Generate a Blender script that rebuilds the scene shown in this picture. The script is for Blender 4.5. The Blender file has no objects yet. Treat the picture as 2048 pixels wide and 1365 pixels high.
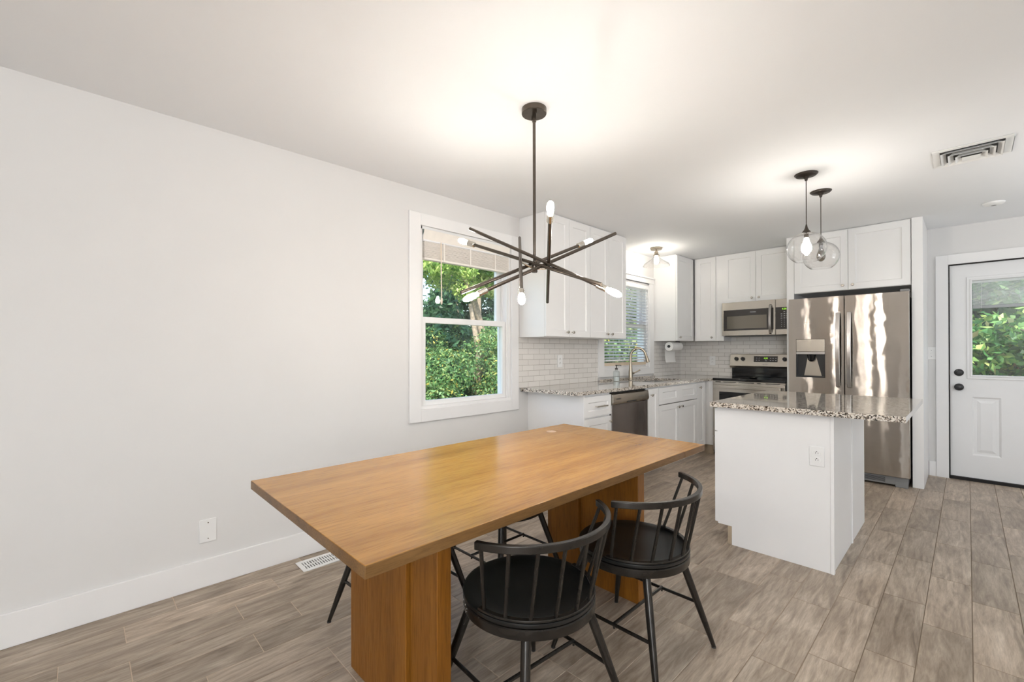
import bpy, bmesh, math, random
import numpy as np
from mathutils import Vector, Matrix
random.seed(7)
S = bpy.context.scene
COL = S.collection

# ------------------------------------------------------------------ camera
CAMR = Vector((0.69784973, 0.71624041, -0.00233052))
CAMU = Vector((0.00393852, -0.00058360, 0.99999207))
CAMF = Vector((-0.71623337, 0.69785337, 0.00322819))
FPX, CYP = 887.967, 700.147
cd = bpy.data.cameras.new('camera'); cam = bpy.data.objects.new('camera', cd); COL.objects.link(cam)
cam.matrix_world = Matrix(((CAMR.x, CAMU.x, -CAMF.x, 2.83707), (CAMR.y, CAMU.y, -CAMF.y, 0.0),
                           (CAMR.z, CAMU.z, -CAMF.z, 1.24617), (0, 0, 0, 1)))
cd.sensor_width = 36.0; cd.lens = 36.0 * FPX / 2048.0
cd.shift_x = 0.0; cd.shift_y = (CYP - 682.5) / 2048.0
cd.clip_start = 0.02; cd.clip_end = 300
S.camera = cam

# ------------------------------------------------------------------ world, sun, exposure
S.view_settings.view_transform = 'Standard'; S.view_settings.look = 'None'
S.view_settings.exposure = 0.06; WORLD_STRENGTH, SUN_STRENGTH = 0.60, 6.5; S.view_settings.gamma = 1.0; S.view_settings.use_curve_mapping = False
w = bpy.data.worlds.new('sky'); S.world = w; w.use_nodes = True
nt = w.node_tree; nt.nodes.clear()
out = nt.nodes.new('ShaderNodeOutputWorld'); bg = nt.nodes.new('ShaderNodeBackground')
sky = nt.nodes.new('ShaderNodeTexSky'); sky.sky_type = 'NISHITA'; sky.sun_disc = False
sky.sun_elevation = math.radians(48); sky.sun_rotation = math.radians(140); sky.air_density = 1.0; sky.dust_density = 2.0
nt.links.new(sky.outputs[0], bg.inputs[0]); bg.inputs[1].default_value = WORLD_STRENGTH
nt.links.new(bg.outputs[0], out.inputs[0])

def sun(direction, strength, angle, color):
    l = bpy.data.lights.new('sun', 'SUN'); o = bpy.data.objects.new('sun', l); COL.objects.link(o)
    l.energy = strength; l.angle = math.radians(angle); l.color = color
    o.rotation_euler = Vector(direction).to_track_quat('-Z', 'Y').to_euler()
sun((-0.62, 0.50, -0.72), SUN_STRENGTH, 2.0, (1.0, 0.95, 0.86))

def area(name, loc, direction, sx, sy, power, color, spread=180):
    l = bpy.data.lights.new(name, 'AREA'); o = bpy.data.objects.new(name, l); COL.objects.link(o)
    l.shape = 'RECTANGLE'; l.size = sx; l.size_y = sy; l.energy = power; l.color = color; l.spread = math.radians(spread)
    o.location = loc; o.rotation_euler = Vector(direction).to_track_quat('-Z', 'Z').to_euler()
    return o
# added lamps standing in for daylight (behind and right of the camera)
P_REAR, P_RIGHT, P_SIDE, P_FILL_A, P_FILL_B, BULB, BULB2 = 100, 5, 17, 60, 12, 240.0, 290.0
area('daylight_fill_rear', (4.65, -2.93, 1.45), (-0.25, 1, 0.0), 1.2, 1.5, P_REAR, (0.86, 0.93, 1.0))
# two unseen fill lamps added to brighten the ceiling, behind and right of the camera
area('ceiling_fill', (4.5, -1.9, 1.4), (0.0, 0.001, 1.0), 0.7, 0.7, P_FILL_A, (1.0, 0.99, 0.975), 170)
area('ceiling_fill', (4.2, 4.3, 1.35), (0.0, 0.001, 1.0), 0.6, 0.6, P_FILL_B, (1.0, 0.99, 0.975), 170)
area('daylight_fill_right', (5.33, 0.9, 1.45), (-1, 0, 0.0), 2.4, 1.5, P_RIGHT, (0.84, 0.92, 1.0))
area('daylight_fill_right', (5.33, 4.3, 1.45), (-1, 0, 0.0), 1.8, 1.5, P_SIDE, (0.84, 0.92, 1.0))


# ------------------------------------------------------------------ materials
MATS = {}
def nodes(name):
    m = bpy.data.materials.new(name); m.use_nodes = True
    t = m.node_tree; b = t.nodes['Principled BSDF']
    MATS[name] = m
    return m, t, b
def N(t, kind, **kw):
    n = t.nodes.new('ShaderNode' + kind)
    for k, v in kw.items(): setattr(n, k, v)
    return n
def L(t, a, b): t.links.new(a, b)
def coords(t, scale=(1, 1, 1), rot=(0, 0, 0), kind='Object'):
    c = N(t, 'TexCoord'); m = N(t, 'Mapping')
    m.inputs['Scale'].default_value = scale; m.inputs['Rotation'].default_value = rot
    L(t, c.outputs[kind], m.inputs['Vector']); return m.outputs['Vector']
def ramp(t, fac, stops, interp='LINEAR'):
    r = N(t, 'ValToRGB'); r.color_ramp.interpolation = interp
    e = r.color_ramp.elements
    while len(e) < len(stops): e.new(0.5)
    for i, (p, c) in enumerate(stops):
        e[i].position = p; e[i].color = (*c, 1) if len(c) == 3 else c
    L(t, fac, r.inputs[0]); return r.outputs[0]
def noise(t, vec, scale, detail=3, rough=0.5, dist=0.0):
    n = N(t, 'TexNoise'); n.inputs['Scale'].default_value = scale; n.inputs['Detail'].default_value = detail
    n.inputs['Roughness'].default_value = rough; n.inputs['Distortion'].default_value = dist
    L(t, vec, n.inputs['Vector']); return n.outputs['Fac']
def bump(t, b, h, strength, dist=0.002):
    n = N(t, 'Bump'); n.inputs['Strength'].default_value = strength; n.inputs['Distance'].default_value = dist
    L(t, h, n.inputs['Height']); L(t, n.outputs[0], b.inputs['Normal']); return n
def mixc(t, fac, a, b, mode='MIX'):
    m = N(t, 'Mix', data_type='RGBA', blend_type=mode)
    for sock, v in ((m.inputs[0], fac), (m.inputs[6], a), (m.inputs[7], b)):
        if hasattr(v, 'node'): L(t, v, sock)
        elif isinstance(v, (int, float)): sock.default_value = v
        else: sock.default_value = (*v, 1)
    return m.outputs[2]

def plain(name, col, rough=0.5, metal=0.0, var=0.03, nscale=6.0, bmp=0.0, bscale=200, spec=0.5, coat=0.0):
    m, t, b = nodes(name)
    v = coords(t)
    n = noise(t, v, nscale, 3)
    lo = tuple(max(0, c * (1 - var)) for c in col); hi = tuple(min(1, c * (1 + var)) for c in col)
    L(t, ramp(t, n, [(0.3, lo), (0.7, hi)]), b.inputs['Base Color'])
    b.inputs['Roughness'].default_value = rough; b.inputs['Metallic'].default_value = metal
    b.inputs['Specular IOR Level'].default_value = spec; b.inputs['Coat Weight'].default_value = coat
    if bmp: bump(t, b, noise(t, v, bscale, 2), bmp, 0.001)
    return m
plain('wall_paint', (0.75, 0.738, 0.722), 0.7, var=0.012, nscale=2, bmp=0.08, bscale=160)
plain('ceiling_paint', (0.88, 0.888, 0.90), 0.8, var=0.012, nscale=1.5, bmp=0.06, bscale=120)
plain('trim_paint', (0.86, 0.85, 0.84), 0.38, var=0.012, nscale=3)
plain('cabinet_paint', (0.865, 0.858, 0.848), 0.33, var=0.012, nscale=3)
plain('door_paint', (0.80, 0.80, 0.80), 0.4, var=0.012, nscale=3)
plain('white_plastic', (0.86, 0.855, 0.84), 0.35, var=0.01)
plain('shelf_plastic', (0.80, 0.79, 0.77), 0.5, var=0.02)
plain('slot_dark', (0.03, 0.03, 0.03), 0.7)
plain('nickel', (0.55, 0.52, 0.47), 0.25, 1.0, var=0.05, nscale=60)
plain('faucet_nickel', (0.40, 0.345, 0.27), 0.28, 1.0, var=0.05, nscale=40)
plain('bronze', (0.055, 0.045, 0.038), 0.38, 0.6, var=0.15, nscale=30)
plain('chandelier_metal', (0.12, 0.10, 0.082), 0.27, 0.9, var=0.1, nscale=40)
plain('chair_metal', (0.034, 0.030, 0.026), 0.26, 0.55, var=0.25, nscale=14)
plain('seat_metal', (0.010, 0.011, 0.011), 0.32, 0.1, var=0.2, nscale=9)
plain('chip_paint', (0.6, 0.58, 0.55), 0.7)
plain('black_rubber', (0.015, 0.013, 0.012), 0.6)
plain('black_plastic', (0.02, 0.02, 0.021), 0.3)
plain('black_gloss', (0.008, 0.008, 0.009), 0.07)
plain('dark_panel', (0.035, 0.031, 0.028), 0.12)
plain('oven_window', (0.16, 0.145, 0.12), 0.12, 0.75)
plain('grey_plastic', (0.22, 0.22, 0.22), 0.4)
plain('light_print', (0.55, 0.55, 0.55), 0.6)
plain('fabric_blind', (0.88, 0.83, 0.76), 0.6, var=0.03, nscale=20)
plain('blind_white', (0.86, 0.86, 0.86), 0.45)
plain('sill_wood', (0.80, 0.66, 0.50), 0.5)
plain('blind_rail', (0.42, 0.42, 0.44), 0.5)
plain('wand', (0.85, 0.72, 0.58), 0.4)
plain('paper', (0.88, 0.87, 0.85), 0.9, bmp=0.4, bscale=300)
plain('duct_dark', (0.05, 0.048, 0.045), 0.9)
plain('liquid', (0.75, 0.78, 0.78), 0.15)
plain('bark', (0.30, 0.235, 0.17), 0.9, var=0.35, nscale=18, bmp=0.8, bscale=30)
plain('siding', (0.72, 0.68, 0.66), 0.7, var=0.03)
plain('grass', (0.10, 0.17, 0.05), 0.95, var=0.4, nscale=3)
plain('toe_wood', (0.45, 0.36, 0.26), 0.6, var=0.12, nscale=12)
plain('toe_white', (0.72, 0.70, 0.68), 0.5, var=0.03)
plain('black_gasket', (0.012, 0.010, 0.010), 0.8)
plain('sink_steel', (0.55, 0.54, 0.52), 0.3, 1.0)

def emit(name, col, strength):
    m, t, b = nodes(name)
    b.inputs['Base Color'].default_value = (*col, 1)
    b.inputs['Emission Color'].default_value = (*col, 1); b.inputs['Emission Strength'].default_value = strength
    return m
emit('bulb_lit', (1.0, 0.94, 0.86), BULB)
emit('display_green', (0.45, 1.0, 0.05), 0.9)

def glass(name, tint=(1, 1, 1), ior=1.45, rough=0.0, refl=1.0):
    m = bpy.data.materials.new(name); m.use_nodes = True; t = m.node_tree; t.nodes.clear(); MATS[name] = m
    o = N(t, 'OutputMaterial'); mx = N(t, 'MixShader'); tr = N(t, 'BsdfTransparent'); gl = N(t, 'BsdfGlossy')
    v = coords(t, (3, 3, 3)); n = noise(t, v, 2.0, 1)
    c = ramp(t, n, [(0.3, tuple(x * 0.985 for x in tint)), (0.7, tint)])
    L(t, c, tr.inputs[0]); gl.inputs['Roughness'].default_value = rough
    lw = N(t, 'LayerWeight'); lw.inputs[0].default_value = 0.5
    pw = N(t, 'Math', operation='POWER'); pw.inputs[1].default_value = 3.5; L(t, lw.outputs['Facing'], pw.inputs[0])
    ad = N(t, 'Math', operation='MULTIPLY_ADD'); ad.inputs[1].default_value = 0.75; ad.inputs[2].default_value = 0.035; L(t, pw.outputs[0], ad.inputs[0])
    mm = N(t, 'Math', operation='MULTIPLY'); mm.inputs[1].default_value = refl
    L(t, ad.outputs[0], mm.inputs[0]); L(t, mm.outputs[0], mx.inputs[0])
    L(t, tr.outputs[0], mx.inputs[1]); L(t, gl.outputs[0], mx.inputs[2]); L(t, mx.outputs[0], o.inputs[0])
    return m
glass('window_glass', (0.97, 0.985, 0.98), 1.45, 0.0, 1.0)
glass('lamp_glass', (0.985, 0.98, 0.975), 1.5, 0.03, 2.0)
glass('bottle_glass', (0.90, 0.93, 0.93), 1.5, 0.02, 1.5)
glass('smoked_bulb', (0.42, 0.38, 0.33), 1.5, 0.02, 2.2)

def wood(name, along, dark, mid, light, rough=0.3, scale=1.0):
    m, t, b = nodes(name); b.inputs['Specular IOR Level'].default_value = 0.5 if rough < 0.3 else 0.3
    sc = {'x': (0.35, 5, 5), 'y': (5, 0.35, 5), 'z': (5, 5, 0.35)}[along]
    sc = tuple(s * scale for s in sc)
    v = coords(t, sc)
    big = noise(t, v, 1.6, 3, 0.55, 0.6)
    sf = tuple(s * 9 for s in sc); v2 = coords(t, sf)
    fine = noise(t, v2, 3.0, 4, 0.65, 0.3)
    c1 = ramp(t, big, [(0.28, dark), (0.5, mid), (0.72, light)])
    c2 = ramp(t, fine, [(0.35, (0.62, 0.58, 0.52)), (0.55, (1, 1, 1))])
    c = mixc(t, 0.7, c1, c2, 'MULTIPLY')
    L(t, c, b.inputs['Base Color'])
    L(t, ramp(t, fine, [(0.3, (rough * 1.25,) * 3), (0.7, (rough * 0.9,) * 3)]), b.inputs['Roughness'])
    bump(t, b, fine, 0.12, 0.0006)
    return m
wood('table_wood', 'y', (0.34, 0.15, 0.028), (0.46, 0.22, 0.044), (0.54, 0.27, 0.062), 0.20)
wood('table_edge_shaded', 'y', (0.12, 0.060, 0.018), (0.18, 0.092, 0.030), (0.24, 0.13, 0.046), 0.36, 1.6)  # same wood as the top, darkened so its colour carries the shade
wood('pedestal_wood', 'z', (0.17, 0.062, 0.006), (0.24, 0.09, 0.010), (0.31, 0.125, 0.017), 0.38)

def floor_mat():
    m, t, b = nodes('floor_tile')
    at = N(t, 'Attribute', attribute_name='plank'); sep = N(t, 'SeparateColor'); L(t, at.outputs['Color'], sep.inputs[0])
    co = N(t, 'TexCoord'); cmb = N(t, 'CombineXYZ')
    mul = N(t, 'Math', operation='MULTIPLY'); mul.inputs[1].default_value = 37.0; L(t, sep.outputs[0], mul.inputs[0])
    mul2 = N(t, 'Math', operation='MULTIPLY'); mul2.inputs[1].default_value = 91.0; L(t, sep.outputs[1], mul2.inputs[0])
    L(t, mul.outputs[0], cmb.inputs[0]); L(t, mul2.outputs[0], cmb.inputs[1]); L(t, sep.outputs[2], cmb.inputs[2])
    add = N(t, 'VectorMath', operation='ADD'); L(t, co.outputs['Object'], add.inputs[0]); L(t, cmb.outputs[0], add.inputs[1])
    def mp(s):
        k = N(t, 'Mapping'); k.inputs['Scale'].default_value = s; L(t, add.outputs[0], k.inputs[0]); return k.outputs[0]
    streak = noise(t, mp((9, 1.3, 1)), 2.2, 5, 0.6, 1.2)
    cloud = noise(t, mp((3.0, 1.2, 1)), 2.0, 3, 0.5, 0.5)
    fine = noise(t, mp((60, 5, 1)), 3.0, 4, 0.7, 0.6)
    wv = N(t, 'TexWave', wave_type='RINGS', rings_direction='Z'); wv.inputs['Scale'].default_value = 2.2
    wv.inputs['Distortion'].default_value = 9.0; wv.inputs['Detail'].default_value = 3.0; wv.inputs['Detail Scale'].default_value = 1.2
    L(t, mp((5.0, 0.8, 1)), wv.inputs['Vector'])
    c = ramp(t, streak, [(0.25, (0.225, 0.172, 0.128)), (0.40, (0.405, 0.326, 0.252)), (0.55, (0.535, 0.445, 0.355)), (0.72, (0.69, 0.60, 0.50))])
    c = mixc(t, 0.55, c, ramp(t, cloud, [(0.32, (0.55, 0.52, 0.50)), (0.60, (1.0, 1.0, 1.0))]), 'MULTIPLY')
    c = mixc(t, 0.5, c, ramp(t, fine, [(0.35, (0.60, 0.58, 0.56)), (0.6, (1.0, 1.0, 1.0))]), 'MULTIPLY')
    c = mixc(t, 0.22, c, ramp(t, wv.outputs['Fac'], [(0.0, (0.55, 0.52, 0.5)), (0.5, (1, 1, 1))]), 'MULTIPLY')
    tone = ramp(t, sep.outputs[0], [(0.0, (0.78, 0.76, 0.73)), (0.5, (0.97, 0.96, 0.94)), (1.0, (1.14, 1.12, 1.09))])
    c = mixc(t, 1.0, c, tone, 'MULTIPLY')
    L(t, c, b.inputs['Base Color']); b.inputs['Roughness'].default_value = 0.40
    L(t, ramp(t, streak, [(0.2, (0.34,) * 3), (0.8, (0.48,) * 3)]), b.inputs['Roughness'])
    bump(t, b, fine, 0.25, 0.0012)
floor_mat()
plain('stain', (0.62, 0.42, 0.26), 0.4)
plain('grout', (0.56, 0.45, 0.34), 0.85, var=0.12, nscale=8)
def worn_grout():
    # clean pale grout by the wall, worn brown along the walkway
    m = MATS['grout']; t = m.node_tree; b = t.nodes['Principled BSDF']
    v = coords(t); sx = N(t, 'SeparateXYZ'); L(t, v, sx.inputs[0])
    nz = N(t, 'Math', operation='MULTIPLY_ADD'); nz.inputs[1].default_value = 1.2; L(t, noise(t, v, 1.1, 3), nz.inputs[0]); L(t, sx.outputs[0], nz.inputs[2])
    mr = N(t, 'MapRange'); mr.inputs[1].default_value = 2.2; mr.inputs[2].default_value = 3.1; L(t, nz.outputs[0], mr.inputs[0])
    L(t, mixc(t, mr.outputs[0], (0.58, 0.46, 0.35), (0.20, 0.15, 0.105)), b.inputs['Base Color'])
worn_grout()

def granite():
    m, t, b = nodes('granite')
    v = coords(t)
    vo = N(t, 'TexVoronoi'); vo.inputs['Scale'].default_value = 190; L(t, v, vo.inputs['Vector'])
    s1 = N(t, 'SeparateColor'); L(t, vo.outputs['Color'], s1.inputs[0])
    n2 = noise(t, v, 45, 3, 0.6)
    mm = N(t, 'Math', operation='ADD'); L(t, s1.outputs[0], mm.inputs[0])
    sc = N(t, 'Math', operation='MULTIPLY_ADD'); sc.inputs[1].default_value = 1.3; sc.inputs[2].default_value = -0.65
    L(t, n2, sc.inputs[0]); L(t, sc.outputs[0], mm.inputs[1])
    c = ramp(t, mm.outputs[0], [(0.0, (0.015, 0.013, 0.012)), (0.22, (0.07, 0.058, 0.048)), (0.30, (0.25, 0.20, 0.155)), (0.44, (0.45, 0.385, 0.315)), (0.62, (0.74, 0.69, 0.62))], 'LINEAR')
    L(t, c, b.inputs['Base Color']); b.inputs['Roughness'].default_value = 0.06
    b.inputs['Specular IOR Level'].default_value = 0.6
    b.inputs['Coat Weight'].default_value = 0.5; b.inputs['Coat Roughness'].default_value = 0.03
granite()

def steel(name, col, rough, aniso, wave, axis_rot=0.0):
    m, t, b = nodes(name)
    v = coords(t, (1.0, 1.0, 55.0)); line = noise(t, v, 14, 3, 0.6)
    L(t, ramp(t, line, [(0.3, tuple(c * 0.93 for c in col)), (0.7, col)]), b.inputs['Base Color'])
    b.inputs['Metallic'].default_value = 1.0; b.inputs['Roughness'].default_value = rough
    b.inputs['Anisotropic'].default_value = aniso; b.inputs['Anisotropic Rotation'].default_value = axis_rot
    tg = N(t, 'Tangent', direction_type='RADIAL', axis='Z'); L(t, tg.outputs[0], b.inputs['Tangent'])
    if wave:
        big = noise(t, coords(t, (2.2, 2.2, 1.6)), 1.9, 2, 0.5)
        n1 = bump(t, b, big, wave, 0.03)

steel('appliance_steel', (0.58, 0.54, 0.48), 0.27, 0.7, 0.0, 0.25)
steel('handle_steel', (0.52, 0.50, 0.48), 0.20, 0.0, 0.0)

def brushed(name, col, rough, aniso, wave):
    # horizontally brushed sheet steel: tight sideways, stretched upright reflections, slightly wavy sheet
    m = bpy.data.materials.new(name); m.use_nodes = True; t = m.node_tree; t.nodes.clear(); MATS[name] = m
    o = N(t, 'OutputMaterial'); g = N(t, 'BsdfAnisotropic', distribution='BECKMANN')
    g.inputs['Roughness'].default_value = rough; g.inputs['Anisotropy'].default_value = aniso
    tg = N(t, 'Tangent', direction_type='RADIAL', axis='Z'); L(t, tg.outputs[0], g.inputs['Tangent'])
    line = noise(t, coords(t, (1.0, 1.0, 55.0)), 14, 3, 0.6)
    L(t, ramp(t, line, [(0.3, tuple(c * 0.93 for c in col)), (0.7, col)]), g.inputs['Color'])
    n = N(t, 'Bump'); n.inputs['Strength'].default_value = wave; n.inputs['Distance'].default_value = 0.03
    L(t, noise(t, coords(t, (2.6, 2.6, 2.2)), 2.2, 2, 0.5), n.inputs['Height']); L(t, n.outputs[0], g.inputs['Normal'])
    L(t, g.outputs[0], o.inputs[0])
brushed('fridge_steel', (0.55, 0.51, 0.465), 0.17, 0.87, 0.055)
brushed('dishwasher_steel', (0.31, 0.29, 0.29), 0.24, 0.75, 0.05)

def tile_mat(name, axis):
    m, t, b = nodes(name)
    c = N(t, 'TexCoord'); sx = N(t, 'SeparateXYZ'); L(t, c.outputs['Object'], sx.inputs[0]); cb = N(t, 'CombineXYZ')
    L(t, sx.outputs[axis], cb.inputs[0]); L(t, sx.outputs[2], cb.inputs[1])
    br = N(t, 'TexBrick'); L(t, cb.outputs[0], br.inputs['Vector'])
    br.inputs['Scale'].default_value = 1.0; br.inputs['Brick Width'].default_value = 0.152; br.inputs['Row Height'].default_value = 0.0508
    br.inputs['Mortar Size'].default_value = 0.0016; br.inputs['Mortar Smooth'].default_value = 0.2
    br.inputs['Color1'].default_value = (0.76, 0.73, 0.69, 1); br.inputs['Color2'].default_value = (0.82, 0.79, 0.75, 1)
    br.inputs['Mortar'].default_value = (0.36, 0.32, 0.28, 1)
    L(t, br.outputs['Color'], b.inputs['Base Color'])
    L(t, ramp(t, br.outputs['Fac'], [(0.0, (0.13,) * 3), (1.0, (0.8,) * 3)]), b.inputs['Roughness'])
    inv = N(t, 'Math', operation='SUBTRACT'); inv.inputs[0].default_value = 1.0; L(t, br.outputs['Fac'], inv.inputs[1])
    bump(t, b, inv.outputs[0], 0.6, 0.0012)
tile_mat('tile_left', 1); tile_mat('tile_back', 0)

def leaf_mat(name, stops, trans=0.35):
    m = bpy.data.materials.new(name); m.use_nodes = True; t = m.node_tree; t.nodes.clear(); MATS[name] = m
    o = N(t, 'OutputMaterial'); g = N(t, 'NewGeometry')
    c = ramp(t, g.outputs['Random Per Island'], stops)
    d = N(t, 'BsdfPrincipled'); L(t, c, d.inputs['Base Color']); d.inputs['Roughness'].default_value = 0.45
    tr = N(t, 'BsdfTranslucent'); L(t, c, tr.inputs[0]); mx = N(t, 'MixShader'); mx.inputs[0].default_value = trans
    L(t, d.outputs[0], mx.inputs[1]); L(t, tr.outputs[0], mx.inputs[2]); L(t, mx.outputs[0], o.inputs[0])
leaf_mat('leaf_hedge', [(0, (0.04, 0.11, 0.035)), (0.35, (0.10, 0.23, 0.07)), (0.7, (0.19, 0.34, 0.12)), (0.92, (0.30, 0.36, 0.11)), (1, (0.55, 0.44, 0.09))])
leaf_mat('leaf_tree', [(0, (0.16, 0.30, 0.07)), (0.4, (0.36, 0.52, 0.12)), (0.75, (0.55, 0.68, 0.20)), (1, (0.80, 0.82, 0.36))])
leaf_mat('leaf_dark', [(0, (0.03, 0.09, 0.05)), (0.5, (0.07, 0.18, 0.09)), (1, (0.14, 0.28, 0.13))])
leaf_mat('leaf_bush', [(0, (0.04, 0.15, 0.05)), (0.4, (0.12, 0.33, 0.09)), (0.75, (0.30, 0.54, 0.16)), (0.95, (0.55, 0.68, 0.20)), (1, (0.70, 0.50, 0.28))])

# ------------------------------------------------------------------ mesh builder
def basis(d):
    d = Vector(d).normalized(); a = Vector((0, 0, 1)) if abs(d.z) < 0.9 else Vector((1, 0, 0))
    u = a.cross(d).normalized(); return u, d.cross(u), d
class MB:
    def __init__(s): s.v = []; s.f = []
    def add(s, vs, fs):
        n = len(s.v); s.v += [tuple(x) for x in vs]; s.f += [tuple(i + n for i in f) for f in fs]; return s
    def box(s, x0, x1, y0, y1, z0, z1):
        x0, x1 = min(x0, x1), max(x0, x1); y0, y1 = min(y0, y1), max(y0, y1); z0, z1 = min(z0, z1), max(z0, z1)
        v = [(x0, y0, z0), (x1, y0, z0), (x1, y1, z0), (x0, y1, z0), (x0, y0, z1), (x1, y0, z1), (x1, y1, z1), (x0, y1, z1)]
        return s.add(v, [(0, 3, 2, 1), (4, 5, 6, 7), (0, 1, 5, 4), (1, 2, 6, 5), (2, 3, 7, 6), (3, 0, 4, 7)])
    def obox(s, o, u, v, n, a, b, c):      # box from origin o along unit axes u,v,n with lengths a,b,c
        o, u, v, n = map(Vector, (o, u, v, n)); p = []
        for k in (0, c):
            for (i, j) in ((0, 0), (a, 0), (a, b), (0, b)): p.append(o + u * i + v * j + n * k)
        return s.add(p, [(0, 3, 2, 1), (4, 5, 6, 7), (0, 1, 5, 4), (1, 2, 6, 5), (2, 3, 7, 6), (3, 0, 4, 7)])
    def loft(s, pts, radii, seg=16, cap=True, flat=None):
        pts = [Vector(p) for p in pts]; n = len(pts); vs = []; u = None
        for i, p in enumerate(pts):
            d = (pts[min(i + 1, n - 1)] - pts[max(i - 1, 0)]).normalized()
            if u is None: u = basis(d)[0]
            u = (u - d * u.dot(d)).normalized(); w_ = d.cross(u)
            for k in range(seg):
                a = 2 * math.pi * k / seg; vs.append(p + (u * math.cos(a) + w_ * math.sin(a)) * radii[i])
        fs = [(i * seg + k, i * seg + (k + 1) % seg, (i + 1) * seg + (k + 1) % seg, (i + 1) * seg + k) for i in range(n - 1) for k in range(seg)]
        if cap: fs += [tuple(reversed(range(seg))), tuple(range((n - 1) * seg, n * seg))]
        return s.add(vs, fs)
    def tube(s, pts, r, seg=12): return s.loft(pts, [r] * len(pts), seg)
    def cyl(s, a, b, r0, r1=None, seg=20): return s.loft([a, b], [r0, r0 if r1 is None else r1], seg)
    def lathe(s, prof, c=(0, 0, 0), d=(0, 0, 1), seg=28, cap=True):
        c = Vector(c); u, w_, d = basis(d); vs = []
        for r, h in prof:
            for k in range(seg):
                a = 2 * math.pi * k / seg; vs.append(c + d * h + (u * math.cos(a) + w_ * math.sin(a)) * r)
        n = len(prof)
        fs = [(i * seg + k, i * seg + (k + 1) % seg, (i + 1) * seg + (k + 1) % seg, (i + 1) * seg + k) for i in range(n - 1) for k in range(seg)]
        if cap:
            if prof[0][0] > 1e-5: fs.append(tuple(reversed(range(seg))))
            if prof[-1][0] > 1e-5: fs.append(tuple(range((n - 1) * seg, n * seg)))
        return s.add(vs, fs)
    def prism(s, poly, z0, z1):
        n = len(poly); v = [(x, y, z0) for x, y in poly] + [(x, y, z1) for x, y in poly]
        return s.add(v, [tuple(reversed(range(n))), tuple(range(n, 2 * n))] + [(i, (i + 1) % n, n + (i + 1) % n, n + i) for i in range(n)])
    def sweep_rect(s, path, wdt, hgt, up=(0, 0, 1)):    # rectangular section along a path
        path = [Vector(p) for p in path]; up = Vector(up); n = len(path); vs = []
        for i, p in enumerate(path):
            d = (path[min(i + 1, n - 1)] - path[max(i - 1, 0)]).normalized(); side = d.cross(up).normalized(); uu = side.cross(d).normalized()
            for a, b in ((-1, -1), (1, -1), (1, 1), (-1, 1)): vs.append(p + side * a * wdt / 2 + uu * b * hgt / 2)
        fs = [(i * 4 + k, i * 4 + (k + 1) % 4, (i + 1) * 4 + (k + 1) % 4, (i + 1) * 4 + k) for i in range(n - 1) for k in range(4)]
        fs += [(3, 2, 1, 0), tuple(range((n - 1) * 4, n * 4))]
        return s.add(vs, fs)
    def shaker(s, o, u, n, wd, ht, th=0.02, st=0.057, rec=0.008, cells=None):
        """framed door: origin o lower corner on the back plane, u horizontal, n outward"""
        o, u, n = Vector(o), Vector(u), Vector(n); z = Vector((0, 0, 1))
        P = lambda a, b, c: o + u * a + z * b + n * c
        cells = cells or [(st, wd - st, st, ht - st)]
        # body
        s.add([P(0, 0, 0), P(wd, 0, 0), P(wd, ht, 0), P(0, ht, 0), P(0, 0, th), P(wd, 0, th), P(wd, ht, th), P(0, ht, th)],
              [(0, 3, 2, 1), (0, 1, 5, 4), (1, 2, 6, 5), (2, 3, 7, 6), (3, 0, 4, 7)])
        xs = sorted({0, wd} | {c[0] for c in cells} | {c[1] for c in cells}); ys = sorted({0, ht} | {c[2] for c in cells} | {c[3] for c in cells})
        for i in range(len(xs) - 1):
            for j in range(len(ys) - 1):
                a0, a1, b0, b1 = xs[i], xs[i + 1], ys[j], ys[j + 1]; am, bm = (a0 + a1) / 2, (b0 + b1) / 2
                if not any(c[0] < am < c[1] and c[2] < bm < c[3] for c in cells):
                    s.add([P(a0, b0, th), P(a1, b0, th), P(a1, b1, th), P(a0, b1, th)], [(0, 1, 2, 3)])
        e = 0.006
        for a0, a1, b0, b1 in cells:
            s.add([P(a0, b0, th), P(a1, b0, th), P(a1, b1, th), P(a0, b1, th), P(a0 + e, b0 + e, th - rec), P(a1 - e, b0 + e, th - rec), P(a1 - e, b1 - e, th - rec), P(a0 + e, b1 - e, th - rec)],
                  [(0, 1, 5, 4), (1, 2, 6, 5), (2, 3, 7, 6), (3, 0, 4, 7), (4, 5, 6, 7)])
        return s
    def build(s, name, mat, parent=None, bevel=0.0, smooth=None, origin=None, seg=2):
        off = Vector((0, 0, 0)); p = parent
        while p is not None: off += p.location; p = p.parent
        if origin is not None: off = off + Vector(origin)
        me = bpy.data.meshes.new(name); me.from_pydata([tuple(Vector(x) - off) for x in s.v], [], s.f)
        bm = bmesh.new(); bm.from_mesh(me); bmesh.ops.remove_doubles(bm, verts=bm.verts, dist=1e-6)
        bmesh.ops.recalc_face_normals(bm, faces=bm.faces); bm.to_mesh(me); bm.free(); me.update()
        if smooth is None or smooth:
            me.polygons.foreach_set('use_smooth', [True] * len(me.polygons)); me.set_sharp_from_angle(angle=math.radians(smooth or 32))
        me.materials.append(MATS[mat])
        o = bpy.data.objects.new(name, me); COL.objects.link(o)
        if parent is not None: o.parent = parent
        if origin is not None: o.location = origin
        if bevel:
            b = o.modifiers.new('bevel', 'BEVEL'); b.width = bevel; b.segments = seg; b.limit_method = 'ANGLE'; b.angle_limit = math.radians(40)
        return o
def tag(o, label, cat, group=None, kind=None):
    if label: o['label'] = label
    if cat: o['category'] = cat
    if group: o['group'] = group
    if kind: o['kind'] = kind
    return o
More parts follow.
